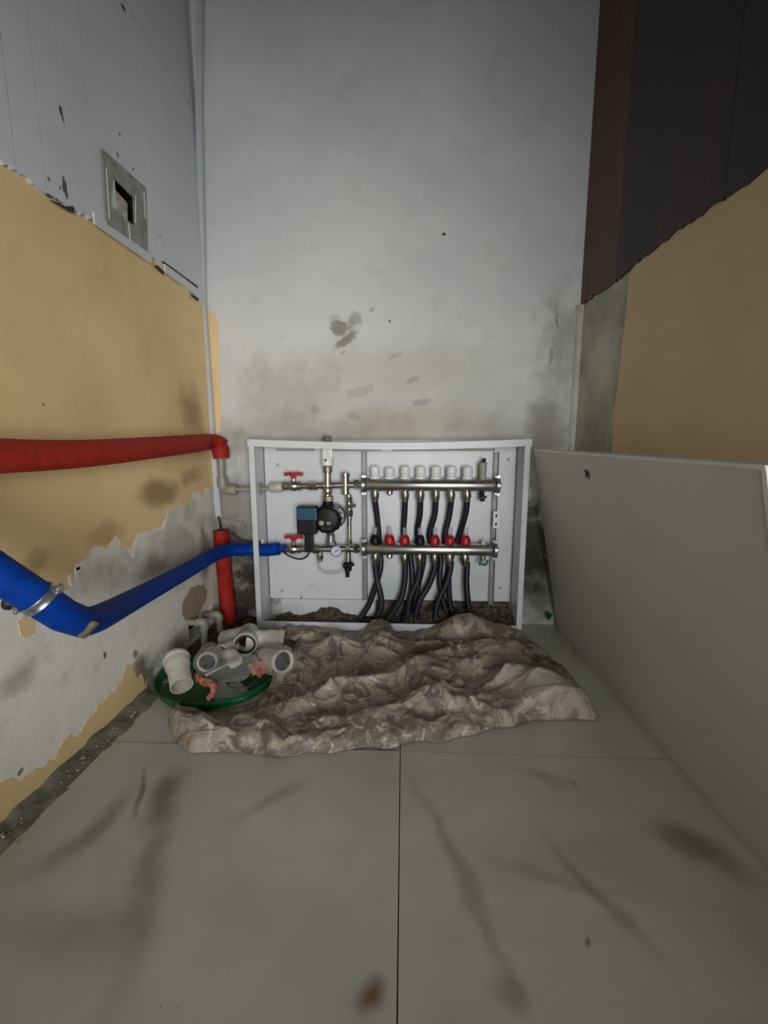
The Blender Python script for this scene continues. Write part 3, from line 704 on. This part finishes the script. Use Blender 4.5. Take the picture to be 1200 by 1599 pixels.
MB().tube([(x-.006, MY-.008, ZL-.030), (x-.012, MY-.012, ZL-.046), (x+.008, MY-.012, ZL-.048), (x+.016, MY-.008, ZL-.034)], .0045, 8).build('drain_lever', M['green_plastic'], lm)

# black pipes: six from the upper bar passing behind the lower one, six from the lower bar
ords = ['first', 'second', 'third', 'fourth', 'fifth', 'sixth']
upp = [[(586, 782), (589, 805), (592, 835), (594, 862), (595, 885), (588, 912), (576, 945), (560, 972)],
       [(633, 782), (632, 805), (631, 835), (641, 868), (644, 903), (641, 934), (629, 978)],
       [(657, 782), (656, 805), (652, 835), (662, 868), (655, 908), (649, 936), (645, 978)],
       [(681, 782), (679, 805), (671, 840), (688, 868), (687, 903), (692, 936), (703, 978)],
       [(705, 782), (702, 805), (695, 840), (701, 868), (701, 905), (703, 940), (711, 978)],
       [(730, 782), (727, 805), (716, 840), (706, 868), (697, 905), (685, 940), (671, 978)]]
lwp = [[(586, 880), (589, 905), (595, 930), (595, 950), (583, 975)], [(633, 880), (632, 910), (624, 940), (600, 975)], [(657, 880), (652, 908), (640, 936), (636, 978)],
       [(681, 880), (671, 912), (654, 942), (647, 978)], [(705, 880), (699, 908), (684, 941), (678, 978)], [(730, 880), (729, 908), (731, 936), (737, 970)]]
for i, q in enumerate(upp):
    n = len(q); pts = []
    for k, (a, b) in enumerate(q):
        f_ = k/(n-1)
        y = MY if k == 0 else (1.424 if b < 875 else 1.421-.01*f_ if k < n-1 else 1.405)
        if k == 1: y = 1.411
        if 1 < k: y += (0, -.002, .008, 0, -.004, .012)[i]
        pts.append(at(a, b, Y=y))
    pts[-1].z = .02; pts.insert(0, Vector((XS[[0, 2, 3, 4, 5, 6][i]], MY, ZU-.046)))
    o = MB().tube(curve(pts, 6), .0098, 12).build('heating_pipe', M['hose'])
    tag(o, f'black pipe from the upper manifold, {ords[i]} of its six counted from the left', 'pipe', 'black heating pipes from the upper manifold')
for i, q in enumerate(lwp):
    n = len(q); pts = [at(a, b, Y=[MY, 1.396, 1.390, 1.386, 1.384][min(k, 4)]) for k, (a, b) in enumerate(q)]
    pts[-1].z = .02; pts.insert(0, Vector((XS[[0, 2, 3, 4, 5, 6][i]], MY, ZL-.046)))
    o = MB().tube(curve(pts, 6), .0098, 12).build('heating_pipe', M['hose'])
    tag(o, f'black pipe under the lower manifold, {ords[i]} of its six counted from the left', 'pipe', 'black heating pipes from the lower manifold')

# ---------------------------------------------------------------- mixing unit
def A(px, py, y=MY): return at(px, py, Y=y)
mu = thing('mixing_unit', 'nickel mixing valve unit between the pump and the manifold bars', 'mixing unit', A(540, 800))
zc = ZU
def hx(p, q, r, name='nut', mat='nickel', seg=8): return MB().cyl(p, q, r, seg=seg, smooth=False).build(name, M[mat], mu)
MB().cyl(A(471, 759), A(562, 757), .0105).build('upper_pipe', M['nickel'], mu)
hx(A(481, 759), A(496, 759), .0145); hx(A(553, 757), A(561, 757), .0165, seg=6)
MB().cyl(A(512, 729), A(512, 784), .0115).build('valve_body', M['nickel'], mu)
MB().lathe([(.013, 0), (.016, .006), (.016, .02), (.012, .026)], A(512, 772), (0, 0, 1), 16).build('valve_collar', M['nickel'], mu)
hx(A(512, 774), A(512, 783), .019, seg=8); MB().cyl(A(512, 728), A(512, 738), .015, seg=12).build('valve_neck', M['brassy'], mu)
th = MB().lathe([(.014, 0), (.0195, .003), (.0205, .012), (.018, .024), (.0155, .026)], A(512, 728, 1.385), (0, 0, 1), 24).build('thermostat_base', M['white_plastic'], mu)
MB().lathe([(.0165, .024), (.0175, .03), (.0165, .060), (.014, .064), (.002, .065)], A(512, 728, 1.385), (0, 0, 1), 28, False, flute=.14).build('ribbed_head', M['white_plastic'], th)
MB().box(tuple(A(512, 719, 1.385)+Vector((-.006, -.0215, -.003))), tuple(A(512, 719, 1.385)+Vector((0, -.0175, .004)))).build('dial_mark', M['dark_rubber'], th)
MB().lathe([(.009, 0), (.0125, .003), (.0125, .058), (.0145, .060), (.0145, .072), (.010, .074)], A(540, 773), (0, 0, 1), 20).build('tee_column', M['nickel'], mu)
MB().cyl(A(545, 772), A(546, 808), .0085).build('check_valve', M['nickel'], mu)
hx(A(545, 776), A(545, 784), .0125, seg=6); hx(A(546, 796), A(546, 806), .012, seg=6)
hx(A(540, 792, 1.385), A(556, 789, 1.385), .0055, 'side_screw'); hx(A(549, 789, 1.385), A(552, 789, 1.385), .0095, 'screw_head')
MB().cyl(A(546, 806), A(546, 852), .0068).build('bypass_tube', M['nickel'], mu)
hx(A(546, 843), A(546, 850), .0095, seg=6)
MB().cyl(A(471, 857), A(562, 857), .0115).build('lower_pipe', M['nickel'], mu)
hx(A(489, 858), A(498, 858), .0155); hx(A(540, 857), A(548, 857), .0155); hx(A(553, 857), A(561, 857), .0165, seg=6)
g = A(525, 861, 1.372)
ga = MB().lathe([(.017, .012), (.0185, .010), (.0185, 0), (.0165, -.001), (.0165, .004), (.001, .004)], g, (0, 1, 0), 24).build('gauge', M['galv'], mu)
MB().cyl(g+Vector((0, .001, 0)), g+Vector((0, .0035, 0)), .0162, seg=24).build('gauge_face', plain('gauge_face', rgb(200, 205, 222), .4, var=.03), ga)
MB().obox(g+Vector((.003, -.0003, .002)), (.007, 0, .005), (0, .0005, 0), (-.0006, 0, .0009)).build('needle', M['black_plastic'], ga)
MB().cyl(g+Vector((0, .01, 0)), g+Vector((0, .03, 0)), .006).build('gauge_stem', M['nickel'], ga)
MB().cyl(A(500, 862), A(500, 877), .009).build('sensor_port', M['nickel'], mu); hx(A(500, 867), A(500, 873), .0125, seg=6)
MB().tube(curve([A(498, 876), A(498, 886), A(504, 893), A(516, 896), A(530, 894), A(541, 890)]), .0034, 8).build('capillary_tube', M['clear'], mu)
MB().cyl(A(544, 862), A(544, 879), .0095).build('drain_neck', M['nickel'], mu)
dv = MB().cyl(A(544, 877), A(544, 891), .0125).cyl(A(543, 889), A(543, 901), .0068).build('drain_valve', M['black_plastic'], mu)
MB().cyl(A(536, 884, 1.39), A(553, 881, 1.39), .008, .006).build('drain_knob', M['black_plastic'], dv)

def ball_valve(px, py, label, wide, dy):
    t1 = thing('ball_valve', label, 'valve', A(px, py), 'red-handled ball valves in the cabinet')
    MB().lathe([(.010, 0), (.015, .002), (.015, .012), (.013, .014), (.0165, .022), (.0175, .030), (.0165, .038), (.013, .046), (.015, .048), (.015, .058), (.010, .060)], A(px-15, py), (1, 0, 0), 20).build('body', M['nickel'], t1)
    MB().lathe([(.0155, 0), (.0155, .012)], A(px-16, py), (1, 0, 0), 8, False).build('hex_end', M['brassy'], t1)
    MB().cyl(A(px, py-6), A(px, py-14), .0055).build('stem', M['nickel'], t1)
    hd = A(px, py-18)
    MB().obox(hd, (.011, 0, 0), (0, .008, 0), (0, 0, .007)).obox(hd+Vector((-.019, 0, .002)), (.012, 0, .0015), (0, .006, 0), (0, 0, .0055)).obox(hd+Vector((.019, 0, .002)), (.012, 0, -.0015), (0, .006, 0), (0, 0, .0055)).obox(hd+Vector((0, 0, -.008)), (.007, 0, 0), (0, .006, 0), (0, 0, .005)).build('butterfly_handle', M['red_plastic'], t1, bevel=.0012)
    return t1
bv = ball_valve(459, 759, 'brass ball valve with red butterfly handle on the upper pipe', 1, 0)
MB().lathe([(.0115, 0), (.016, .003), (.0165, .012), (.0165, .040), (.014, .044)], A(421, 761), (1, 0, 0), 20).build('union_sleeve', plain('pinkish_plastic', rgb(190, 180, 170), .5, var=.08), bv)
MB().cyl(A(400, 763), A(409, 763), .020, seg=16).build('coupling', M['ppr'], bv)
bv = ball_valve(459, 857, 'brass ball valve with red handle at the end of the blue pipe', 1, 0)
MB().cyl(A(436, 857), A(446, 857), .013).build('nipple', M['brassy'], bv)
MB().tube(curve([A(440, 860, 1.375), A(452, 868, 1.37), A(468, 873, 1.368), A(480, 868, 1.368), A(486, 855, 1.372)]), .0032, 8).build('loose_cable', M['dark_rubber'], bv)

# pump
pu = thing('circulation_pump', 'black circulation pump with a teal terminal box inside the cabinet', 'pump', A(510, 812))
pc = at(510, 812, Y=1.352)
MB().lathe([(.024, .085), (.036, .082), (.044, .070), (.044, .052), (.038, .045)], pc+Vector((.012, 0, .004)), (0, 1, 0), 28).build('volute', M['galv'], pu)
MB().lathe([(.001, -.001), (.030, 0), (.040, .003), (.0455, .010), (.0455, .040), (.040, .050)], pc, (0, 1, 0), 32).build('motor_housing', M['black_plastic'], pu)
for k in range(16):
    th_ = 2*math.pi*k/16; d = Vector((math.cos(th_), 0, math.sin(th_)))
    MB().obox(pc+d*.0455+Vector((0, .026, 0)), d*.003, (0, .014, 0), d.cross(Vector((0, 1, 0)))*.002).build('cooling_fin', M['black_plastic'], pu)
MB().cyl(pc+Vector((-.016, -.003, -.010)), pc+Vector((-.016, .001, -.010)), .0085, seg=18).build('vent_screw', M['ppr'], pu)
MB().obox(pc+Vector((.008, -.002, -.010)), (.0075, 0, 0), (0, .002, 0), (0, 0, .0055)).build('rating_label', plain('grey_label', rgb(110, 110, 108), .5), pu)
for k in range(4):
    MB().obox(pc+Vector((-.012+.009*k, -.001, -.028)), (.0025, 0, 0), (0, .001, 0), (0, 0, .006)).build('slot', M['dark_rubber'], pu)
MB().tube([pc+Vector((.008, .01, .040)), pc+Vector((.03, .012, .034)), pc+Vector((.042, .015, .018))], .004, 8).build('chrome_clip', M['nickel'], pu)
bx0, bx1 = A(464, 800, 1.36).x, A(494, 800, 1.36).x
zt_, zm, zb_ = A(480, 791, 1.36).z, A(480, 811, 1.36).z, A(480, 834, 1.36).z
MB().box((bx0, 1.350, zb_), (bx1, 1.395, zt_)).build('terminal_box', M['black_plastic'], pu, bevel=.005)
MB().box((bx0+.003, 1.3475, zm), (bx1+.004, 1.352, zt_-.004)).build('teal_cover', M['teal_plastic'], pu, bevel=.0015)
MB().box((A(475, 800, 1.36).x, 1.352, A(480, 862, 1.36).z), (A(488, 800, 1.36).x, 1.378, zb_+.004)).build('cable_channel', M['black_plastic'], pu, bevel=.003)
MB().cyl(A(512, 783, 1.398), A(512, 792, 1.398), .017, seg=10).build('pump_union', M['black_plastic'], pu)
MB().cyl(A(517, 834, 1.40), A(517, 850, 1.40), .014, seg=14).lathe([(.0185, 0), (.0185, .010)], A(517, 850, 1.40), (0, 0, 1), 8, False).build('lower_union', M['galv'], pu)

# ---------------------------------------------------------------- leaning cover panel on the right
pA = Vector((.528, 1.43, 0)); pB = Vector((.545, .565, 0)); tA = Vector((.3945, 1.352, .609)); 
tB = at(1197, 727, Y=.50)
def lerp(a, b, t_): return a+(b-a)*t_
pan = thing('cabinet_cover', 'large grey-white cover panel leaning on its edge along the right wall', 'panel', (pA+pB)/2)
bA, bB = Vector((.530, 1.415, .0)), Vector((.5425, .50, .0))
nrm = (bB-bA).cross(tA-bA).normalized(); nrm = nrm if nrm.x > 0 else -nrm
T = .014
mb = MB().add([bA, bB, tB, tA, bA+nrm*T, bB+nrm*T, tB+nrm*T, tA+nrm*T], [(0,1,2,3), (7,6,5,4), (0,4,5,1), (1,5,6,2), (2,6,7,3), (3,7,4,0)])
mb.build('board', M['panel'], pan, bevel=.0012)
def on_panel(px, py):
    d = fw*F+rt*(px-600)-up*(py-799.5); o = Vector((0, 0, CH)); t_ = (bA-o).dot(nrm)/d.dot(nrm); return o+d*t_
mb = MB(); e = nrm*-.0009; tt = (tB-tA).normalized()
dn = (bB-tB).normalized()
MB().obox(tB+dn*.05-tt*.003+nrm*T/2, dn*.05, tt*.0035, nrm*(T/2+.001)).build('white_edge_strip', M['white_plastic'], pan)  # white strip over the upper end of the near edge
k = on_panel(919, 739)
MB().obox((tA+tB)/2-(tA-bA).normalized()*.0022-nrm*.0004, (tB-tA)/2, (tA-bA).normalized()*.0028, nrm*.0008).build('lit_edge_strip', M['white_plastic'], pan)  # white strip added to paint the panel's top edge as lit
MB().lathe([(.014, .002), (.0165, 0), (.0165, -.002), (.012, -.0035), (.0115, -.001), (.001, -.001)], k, nrm, 22).build('lock_ring', M['galv'], pan)
MB().cyl(k-nrm*.001, k-nrm*.0035, .0085, seg=14).build('lock_core', M['dark_rubber'], pan)
# small green plug in the corner behind panel
p = at(857, 967, Y=1.42)
o = MB().lathe([(.003, 0), (.007, .004), (.007, .014), (.009, .016), (.009, .022), (.003, .025)], p-Vector((0, 0, .0)), (0, -.3, 1), 12).build('green_plug', M['green_plastic']); o.location = (0, 0, 0)
tag(o, 'tiny green plastic plug in the corner right of the cabinet foot', 'plug')

# ---------------------------------------------------------------- crumpled sheet
FX = [(-.540, .93), (-.525, .86), (-.47, .79), (-.427, .772), (-.33, .775), (-.242, .765), (-.13, .79), (-.037, .805), (.10, .835), (.186, .865), (.28, .90), (.36, .915), (.440, .915), (.452, .93)]
BX = [(-.540, .95), (-.52, .91), (-.44, .905), (-.385, .925), (-.350, .95), (-.335, 1.03), (-.330, 1.10), (-.325, 1.25), (-.32, 1.335), (.385, 1.335), (.40, 1.30), (.425, 1.22), (.44, 1.12), (.452, 1.0)]
def interp(L, x):
    if x <= L[0][0]: return L[0][1]
    for (a, b), (c_, d) in zip(L, L[1:]):
        if x <= c_: return b+(d-b)*(x-a)/(c_-a)
    return L[-1][1]
HB = [(-.54, 0), (-.30, .03), (-.235, .022), (-.16, .012), (-.13, .02), (-.10, .055), (-.075, .06), (-.045, .045), (-.03, .014), (.04, .018), (.09, .03), (.13, .055), (.18, .080), (.215, .088), (.25, .072), (.29, .055), (.33, .05), (.37, .03), (.46, .02)]
LUMPS = [(-.45, .82, .07, .03, .024), (-.50, .86, .03, .03, .012), (-.28, .81, .16, .035, .018), (-.05, .86, .22, .035, .018), (.12, .94, .2, .04, .026), (.30, 1.0, .09, .06, .048), (.37, .97, .06, .05, .03),
         (.04, 1.06, .09, .06, .035), (.2, 1.12, .13, .06, .03), (.27, 1.22, .1, .05, .04), (-.06, 1.2, .05, .12, .03), (-.2, 1.22, .05, .1, .02), (-.15, .98, .2, .04, .012), (.21, 1.31, .06, .05, .03)]
def ridge(q): return 1-abs(noise.noise(q))*2.2
def tarp_h(x, y, dE):
    q = Vector((x, y, .3)); wq = q+Vector((noise.noise(q*5), noise.noise(q*5+Vector((9, 2, 1))), 0))*.09
    h = .005
    for lx, ly, rx, ry, a in LUMPS: h += a*math.exp(-((x-lx)/rx)**2-((y-ly)/ry)**2)
    r1 = max(0, ridge(Vector((wq.x*3.6+wq.y*2.5, wq.y*7.5-wq.x*1.5, 1.7)))); r2 = max(0, ridge(Vector((wq.x*7.5-wq.y*4, wq.y*12+wq.x*3, 4.2)))); r3 = max(0, ridge(Vector((wq.x*24+noise.noise(q*22)*1.2, wq.y*27, 8)))); r4 = max(0, ridge(Vector((wq.x*60+noise.noise(q*45), wq.y*52, 2))))
    h += .024*r1**3+.011*r2**3+.0035*r3**3+.0008*r4**2
    return h
mb = MB(); nu, nv = 300, 200; vs = []
x0, x1 = -.540, .452
for i in range(nu+1):
    x = x0+(x1-x0)*i/nu
    x_ = x
    ff, bb = interp(FX, x), interp(BX, x)
    ff += .012*noise.noise(Vector((x*18, 0, 0)))
    for j in range(nv+1):
        v_ = j/nv; y = ff+(bb-ff)*v_
        dE = min(y-ff, (x-x0)*.9, (x1-x)*.9)
        if bb < 1.3: dE = min(dE, bb-y)
        k = 1-max(0, 1-dE/.022)**2.2 if dE < .022 else 1
        z = tarp_h(x, y, dE)*k
        if bb >= 1.33:
            wgt = max(0, min(1, (y-1.24)/.08)); wgt = wgt*wgt*(3-2*wgt); hb = interp(HB, x)+.004*noise.noise(Vector((x*40, 1, 0)))
            z = z*(1-wgt)+hb*wgt
        q = Vector((x*9, y*9, 2)); dx = .010*noise.noise(q)*min(1, max(0, dE)/.02); dy = -.012*max(0, noise.noise(q*2.3))*min(1, z/.02)
        yy = min(y+dy, 1.337)
        vs.append((x_+dx, yy, max(z, .0015)))
mb.add(vs, [(i*(nv+1)+j, (i+1)*(nv+1)+j, (i+1)*(nv+1)+j+1, i*(nv+1)+j+1) for i in range(nu) for j in range(nv)], True)
vs = []; na, nb_ = 60, 40                       # the sheet's back corner, bunched up along the cabinet foot
for i in range(na+1):
    for j in range(nb_+1):
        u, v_ = i/na, j/nb_; x = -.455+.22*u; y = 1.337-.055*(1-v_)-.05*u*(1-v_)
        k = (math.sin(math.pi*min(1, u*.8+.02)))**.5*(math.sin(math.pi*(.06+.9*v_)))**.5
        q = Vector((x*26, y*40, 3)); vs.append((x, y, max(.0015, (.036+.014*noise.noise(q)+.006*noise.noise(q*3))*k)))
mb.add(vs, [(i*(nb_+1)+j, (i+1)*(nb_+1)+j, (i+1)*(nb_+1)+j+1, i*(nb_+1)+j+1) for i in range(na) for j in range(nb_)], True)
o = mb.build('plastic_sheet', M['tarp']); tag(o, 'crumpled dusty brown plastic sheet spread on the tiles before the cabinet', 'plastic sheet')
o.data.set_sharp_from_angle(angle=math.radians(180))
so = o.modifiers.new('s', 'SOLIDIFY'); so.thickness = .001; so.offset = 1

# ---------------------------------------------------------------- green tray and fittings
TC = Vector((-.490, 1.035, 0)); TR = .135
tr = MB().lathe([(.001, .003), (TR-.018, .003), (TR-.012, .006), (TR-.003, .026), (TR, .027), (TR, .024), (TR-.008, .002), (TR-.014, .0), (.001, 0)], TC, (0, 0, 1), 48).build('green_tray', M['green_plastic'])
for v_ in tr.data.vertices:
    v_.co.x = TC.x+(v_.co.x-TC.x)*1.13
tag(tr, 'shallow round green plastic tray under the pipe fittings', 'tray')

def sleeve(root, name, a, b, r, collar=True, mat='pvc', ring=True, wall=.0022):
    """hollow pipe piece; a = open mouth, b = far end with wider socket"""
    a, b = Vector(a), Vector(b); L = (b-a).length; ax = b-a
    if collar: prof = [(r, 0), (r, L*.55), (r+.003, L*.60), (r+.0042, L*.66), (r+.0042, L*.84), (r+.0065, L*.87), (r+.0065, L*.95), (r+.004, L), (r-wall, L), (r-wall, 0)]
    else: prof = [(r, 0), (r, L), (r-wall, L), (r-wall, 0)]
    return MB().lathe(prof, a, ax, 30, closed=True).build(name, M[mat], root)
def P(px, py, y): return at(px, py, Y=y)
t1 = thing('pipe_coupling', 'white pipe coupling with its open mouth facing the camera, left in the green tray', 'pipe fitting', P(283, 1071, .925))
sleeve(t1, 'socket_pipe', P(284, 1071, .925), P(275, 1026, 1.0), .0255)
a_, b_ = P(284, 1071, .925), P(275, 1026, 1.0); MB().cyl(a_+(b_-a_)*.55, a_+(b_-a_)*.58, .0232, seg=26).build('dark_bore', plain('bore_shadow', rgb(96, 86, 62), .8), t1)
t1 = thing('pipe_tee', 'largest white pipe tee with dark rubber ring, at the back of the pile', 'pipe fitting', P(383, 1008, 1.12))
a = P(383, 1007, 1.10); b = a+Vector((-.015, .07, .0))
MB().lathe([(.027, .002), (.032, 0), (.0335, .004), (.0335, .020), (.029, .026), (.0275, .085), (.024, .085), (.024, .004)], a, b-a, 32, closed=True).build('mouth', M['pvc'], t1)
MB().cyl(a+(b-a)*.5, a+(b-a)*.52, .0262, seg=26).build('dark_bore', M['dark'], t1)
MB().lathe([(.0285, .001), (.0285, .009), (.0225, .009), (.0225, .001)], a, b-a, 30, closed=True).build('ring_or_mouth_shade', M['dark_rubber'], t1)
c0 = a+(b-a)*.6; d0 = P(438, 1001, 1.16)
MB().lathe([(.0265, 0), (.0265, .045), (.029, .052), (.0305, .06), (.0305, .086), (.033, .089), (.033, .102), (.026, .102), (.026, .05), (.02, 0)], c0, d0-c0, 30, closed=True).build('side_branch', M['pvc'], t1)
e0 = P(352, 1000, 1.20); c0 = a+(b-a)*.9
MB().cyl(c0, e0, .028, .030, 26).build('rear_branch', M['pvc'], t1)
t1 = thing('pipe_elbow', 'small white pipe elbow tucked under the large tee', 'pipe fitting', P(347, 1022, 1.08))
MB().lathe([(.0185, .0), (.021, 0), (.021, .05), (.017, .05), (.017, .003)], P(346, 1019, 1.06), (.25, 1, -.15), 24, closed=True).build('mouth', M['pvc'], t1)
MB().tube(curve([P(352, 1024, 1.07), P(361, 1024, 1.04), P(368, 1034, 1.02)], 5), .019, 18).build('bend', M['pvc'], t1)
# bagged fittings
def bagged(name, label, mouth, far, r, bagr, seed):
    t1 = thing(name, label, 'pipe fitting', mouth)
    ax = far-mouth
    MB().lathe([(r-.003, .003), (r, 0), (r+.002, .004), (r+.002, .018), (r-.001, .024), (r-.001, ax.length), (r-.004, ax.length), (r-.004, .004)], mouth, ax, 28, closed=True).build('fitting', M['pvc'], t1)
    MB().cyl(mouth+ax.normalized()*.010, mouth+ax.normalized()*.013, r-.0035, seg=24).build('ring_or_mouth_shade', M['dark_rubber'], t1)  # solid dark disc in the mouth, the opening's shade put in as colour
    mb = MB(); axn = ax.normalized(); u = axn.orthogonal().normalized(); w_ = axn.cross(u); nn, sg = 22, 40; vs = []
    for i in range(nn+1):
        s_ = i/nn; h = -.022+(ax.length+.045)*s_; R_ = bagr*(max(0.02, 1-(2*s_-1)**6))**.5
        for k_ in range(sg):
            th_ = 2*math.pi*k_/sg; q = Vector((math.cos(th_)*2.2, math.sin(th_)*2.2, s_*4+seed))
            rr_ = R_*(1+.16*noise.noise(q)+.16*abs(noise.noise(q*2.5)))
            vs.append(mouth+axn*h+(u*math.cos(th_)+w_*math.sin(th_))*rr_)
    mb.add(vs, [(i*sg+k_, i*sg+(k_+1) % sg, (i+1)*sg+(k_+1) % sg, (i+1)*sg+k_) for i in range(nn) for k_ in range(sg)], True)
    o = mb.build('clear_bag', M['bag'], t1); return t1
bagged('bagged_coupling', 'pipe coupling in a clear bag beside the open white coupling', P(323, 1035, 1.0), P(330, 1022, 1.06), .024, .031, 1)
bagged('bagged_socket', 'dark-mouthed pipe socket in a clear bag at the right end of the pile', P(444, 1033, 1.0), P(415, 1028, 1.06), .027, .034, 5)
# terracotta pieces
def crumple(name, label, pts, r, seed, mat='terracotta', cat='plastic strip'):
    p = curve(pts, 8); n = len(p)
    mb = MB().tube(p, [r*(.75+.5*abs(noise.noise(Vector((i*.5, seed, 0))))) for i in range(n)], 12)
    for i, v_ in enumerate(mb.v): mb.v[i] = v_+Vector([noise.noise(v_*90+Vector((k*7, seed, 0)))*r*.45 for k in range(3)])
    return tag(mb.build(name, M[mat]), label, cat)
crumple('terracotta_strip', 'crumpled terracotta plastic piece in the front of the green tray', [P(306, 1055, .98), P(318, 1064, .96), P(330, 1068, .94), P(334, 1078, .93), P(326, 1090, .925)], .010, 3)
crumple('terracotta_pipe', 'terracotta plastic pipe end beside the bagged dark-mouthed socket', [P(392, 1046, 1.02), P(404, 1042, 1.02), P(424, 1038, 1.03)], .021, 8, cat='pipe fitting')
# clear crumpled bag in the middle of the tray
def blobbag(name, label, c, rx, ry, rz, seed, tilt=0):
    mb = MB(); nn, sg = 30, 44; vs = []
    for i in range(nn+1):
        ph = math.pi*i/nn
        for k in range(sg):
            th_ = 2*math.pi*k/sg; d = Vector((math.sin(ph)*math.cos(th_), math.sin(ph)*math.sin(th_), math.cos(ph)))
            f_ = 1+.22*noise.noise(d*2+Vector((seed, 0, 0)))+.22*abs(noise.noise(d*4.5+Vector((0, seed, 0))))
            q = Vector((d.x*rx, d.y*ry, d.z*rz))*f_; q.rotate(Matrix.Rotation(tilt, 3, 'Y'))
            q += c; q.z = max(q.z, .006); vs.append(q)
    mb.add(vs, [(i*sg+k, i*sg+(k+1) % sg, (i+1)*sg+(k+1) % sg, (i+1)*sg+k) for i in range(nn) for k in range(sg)], True)
    return tag(mb.build(name, M['bag']), label, 'bag')
blobbag('clear_plastic_bag', 'crumpled clear plastic bag lying across the middle of the fittings', P(364, 1047, .99)+Vector((0, 0, 0)), .070, .03, .026, 2, -.38)
blobbag('clear_wrapper', 'clear wrapper with a dark lid at the tray front', P(360, 1082, .955), .042, .03, .018, 6)
a = P(378, 1064, .985); mb = MB()
pts = [a+Vector((.035*math.cos(x_), .03*math.sin(x_), 0)) for x_ in [math.pi*1.0+math.pi*1.05*i/16 for i in range(17)]]
o = mb.tube(pts, .0035, 8).build('rubber_seal', M['dark_rubber']); tag(o, 'dark curved rubber seal under the clear bag', 'seal ring')
sc = thing('slanting_rod', 'thin pale rod slanting across the clear plastic bag', 'rod', P(350, 1045, .96)); MB().cyl(P(322, 1054, .955), P(372, 1029, .965), .0032, seg=10).build('rod', M['pvc_in'], sc)
MB().cyl(P(321, 1054.5, .954), P(325, 1052.5, .956), .0042, seg=10).build('rod_tip', M['pvc_in'], sc)
# small grey-black valve on the floor at the left
t1 = thing('floor_valve', 'small black and grey pipe valve lying by the left wall', 'valve', P(215, 1097, .98))
MB().cyl(P(193, 1093, .985), P(220, 1098, .985), .0075).build('black_tube', M['black_plastic'], t1)
MB().cyl(P(207, 1095.5, .985), P(214, 1097, .985), .009).build('grey_band', M['galv'], t1)
MB().cyl(P(219, 1098, .985), P(240, 1097, .985), .010).build('body', M['dirt'], t1)
for px in (229, 238): MB().cyl(P(px, 1100, .97), P(px, 1108, .955), .0065).build('port', M['ppr'], t1)
for o in bpy.data.objects:
    if '_w' in o: del o['_w']
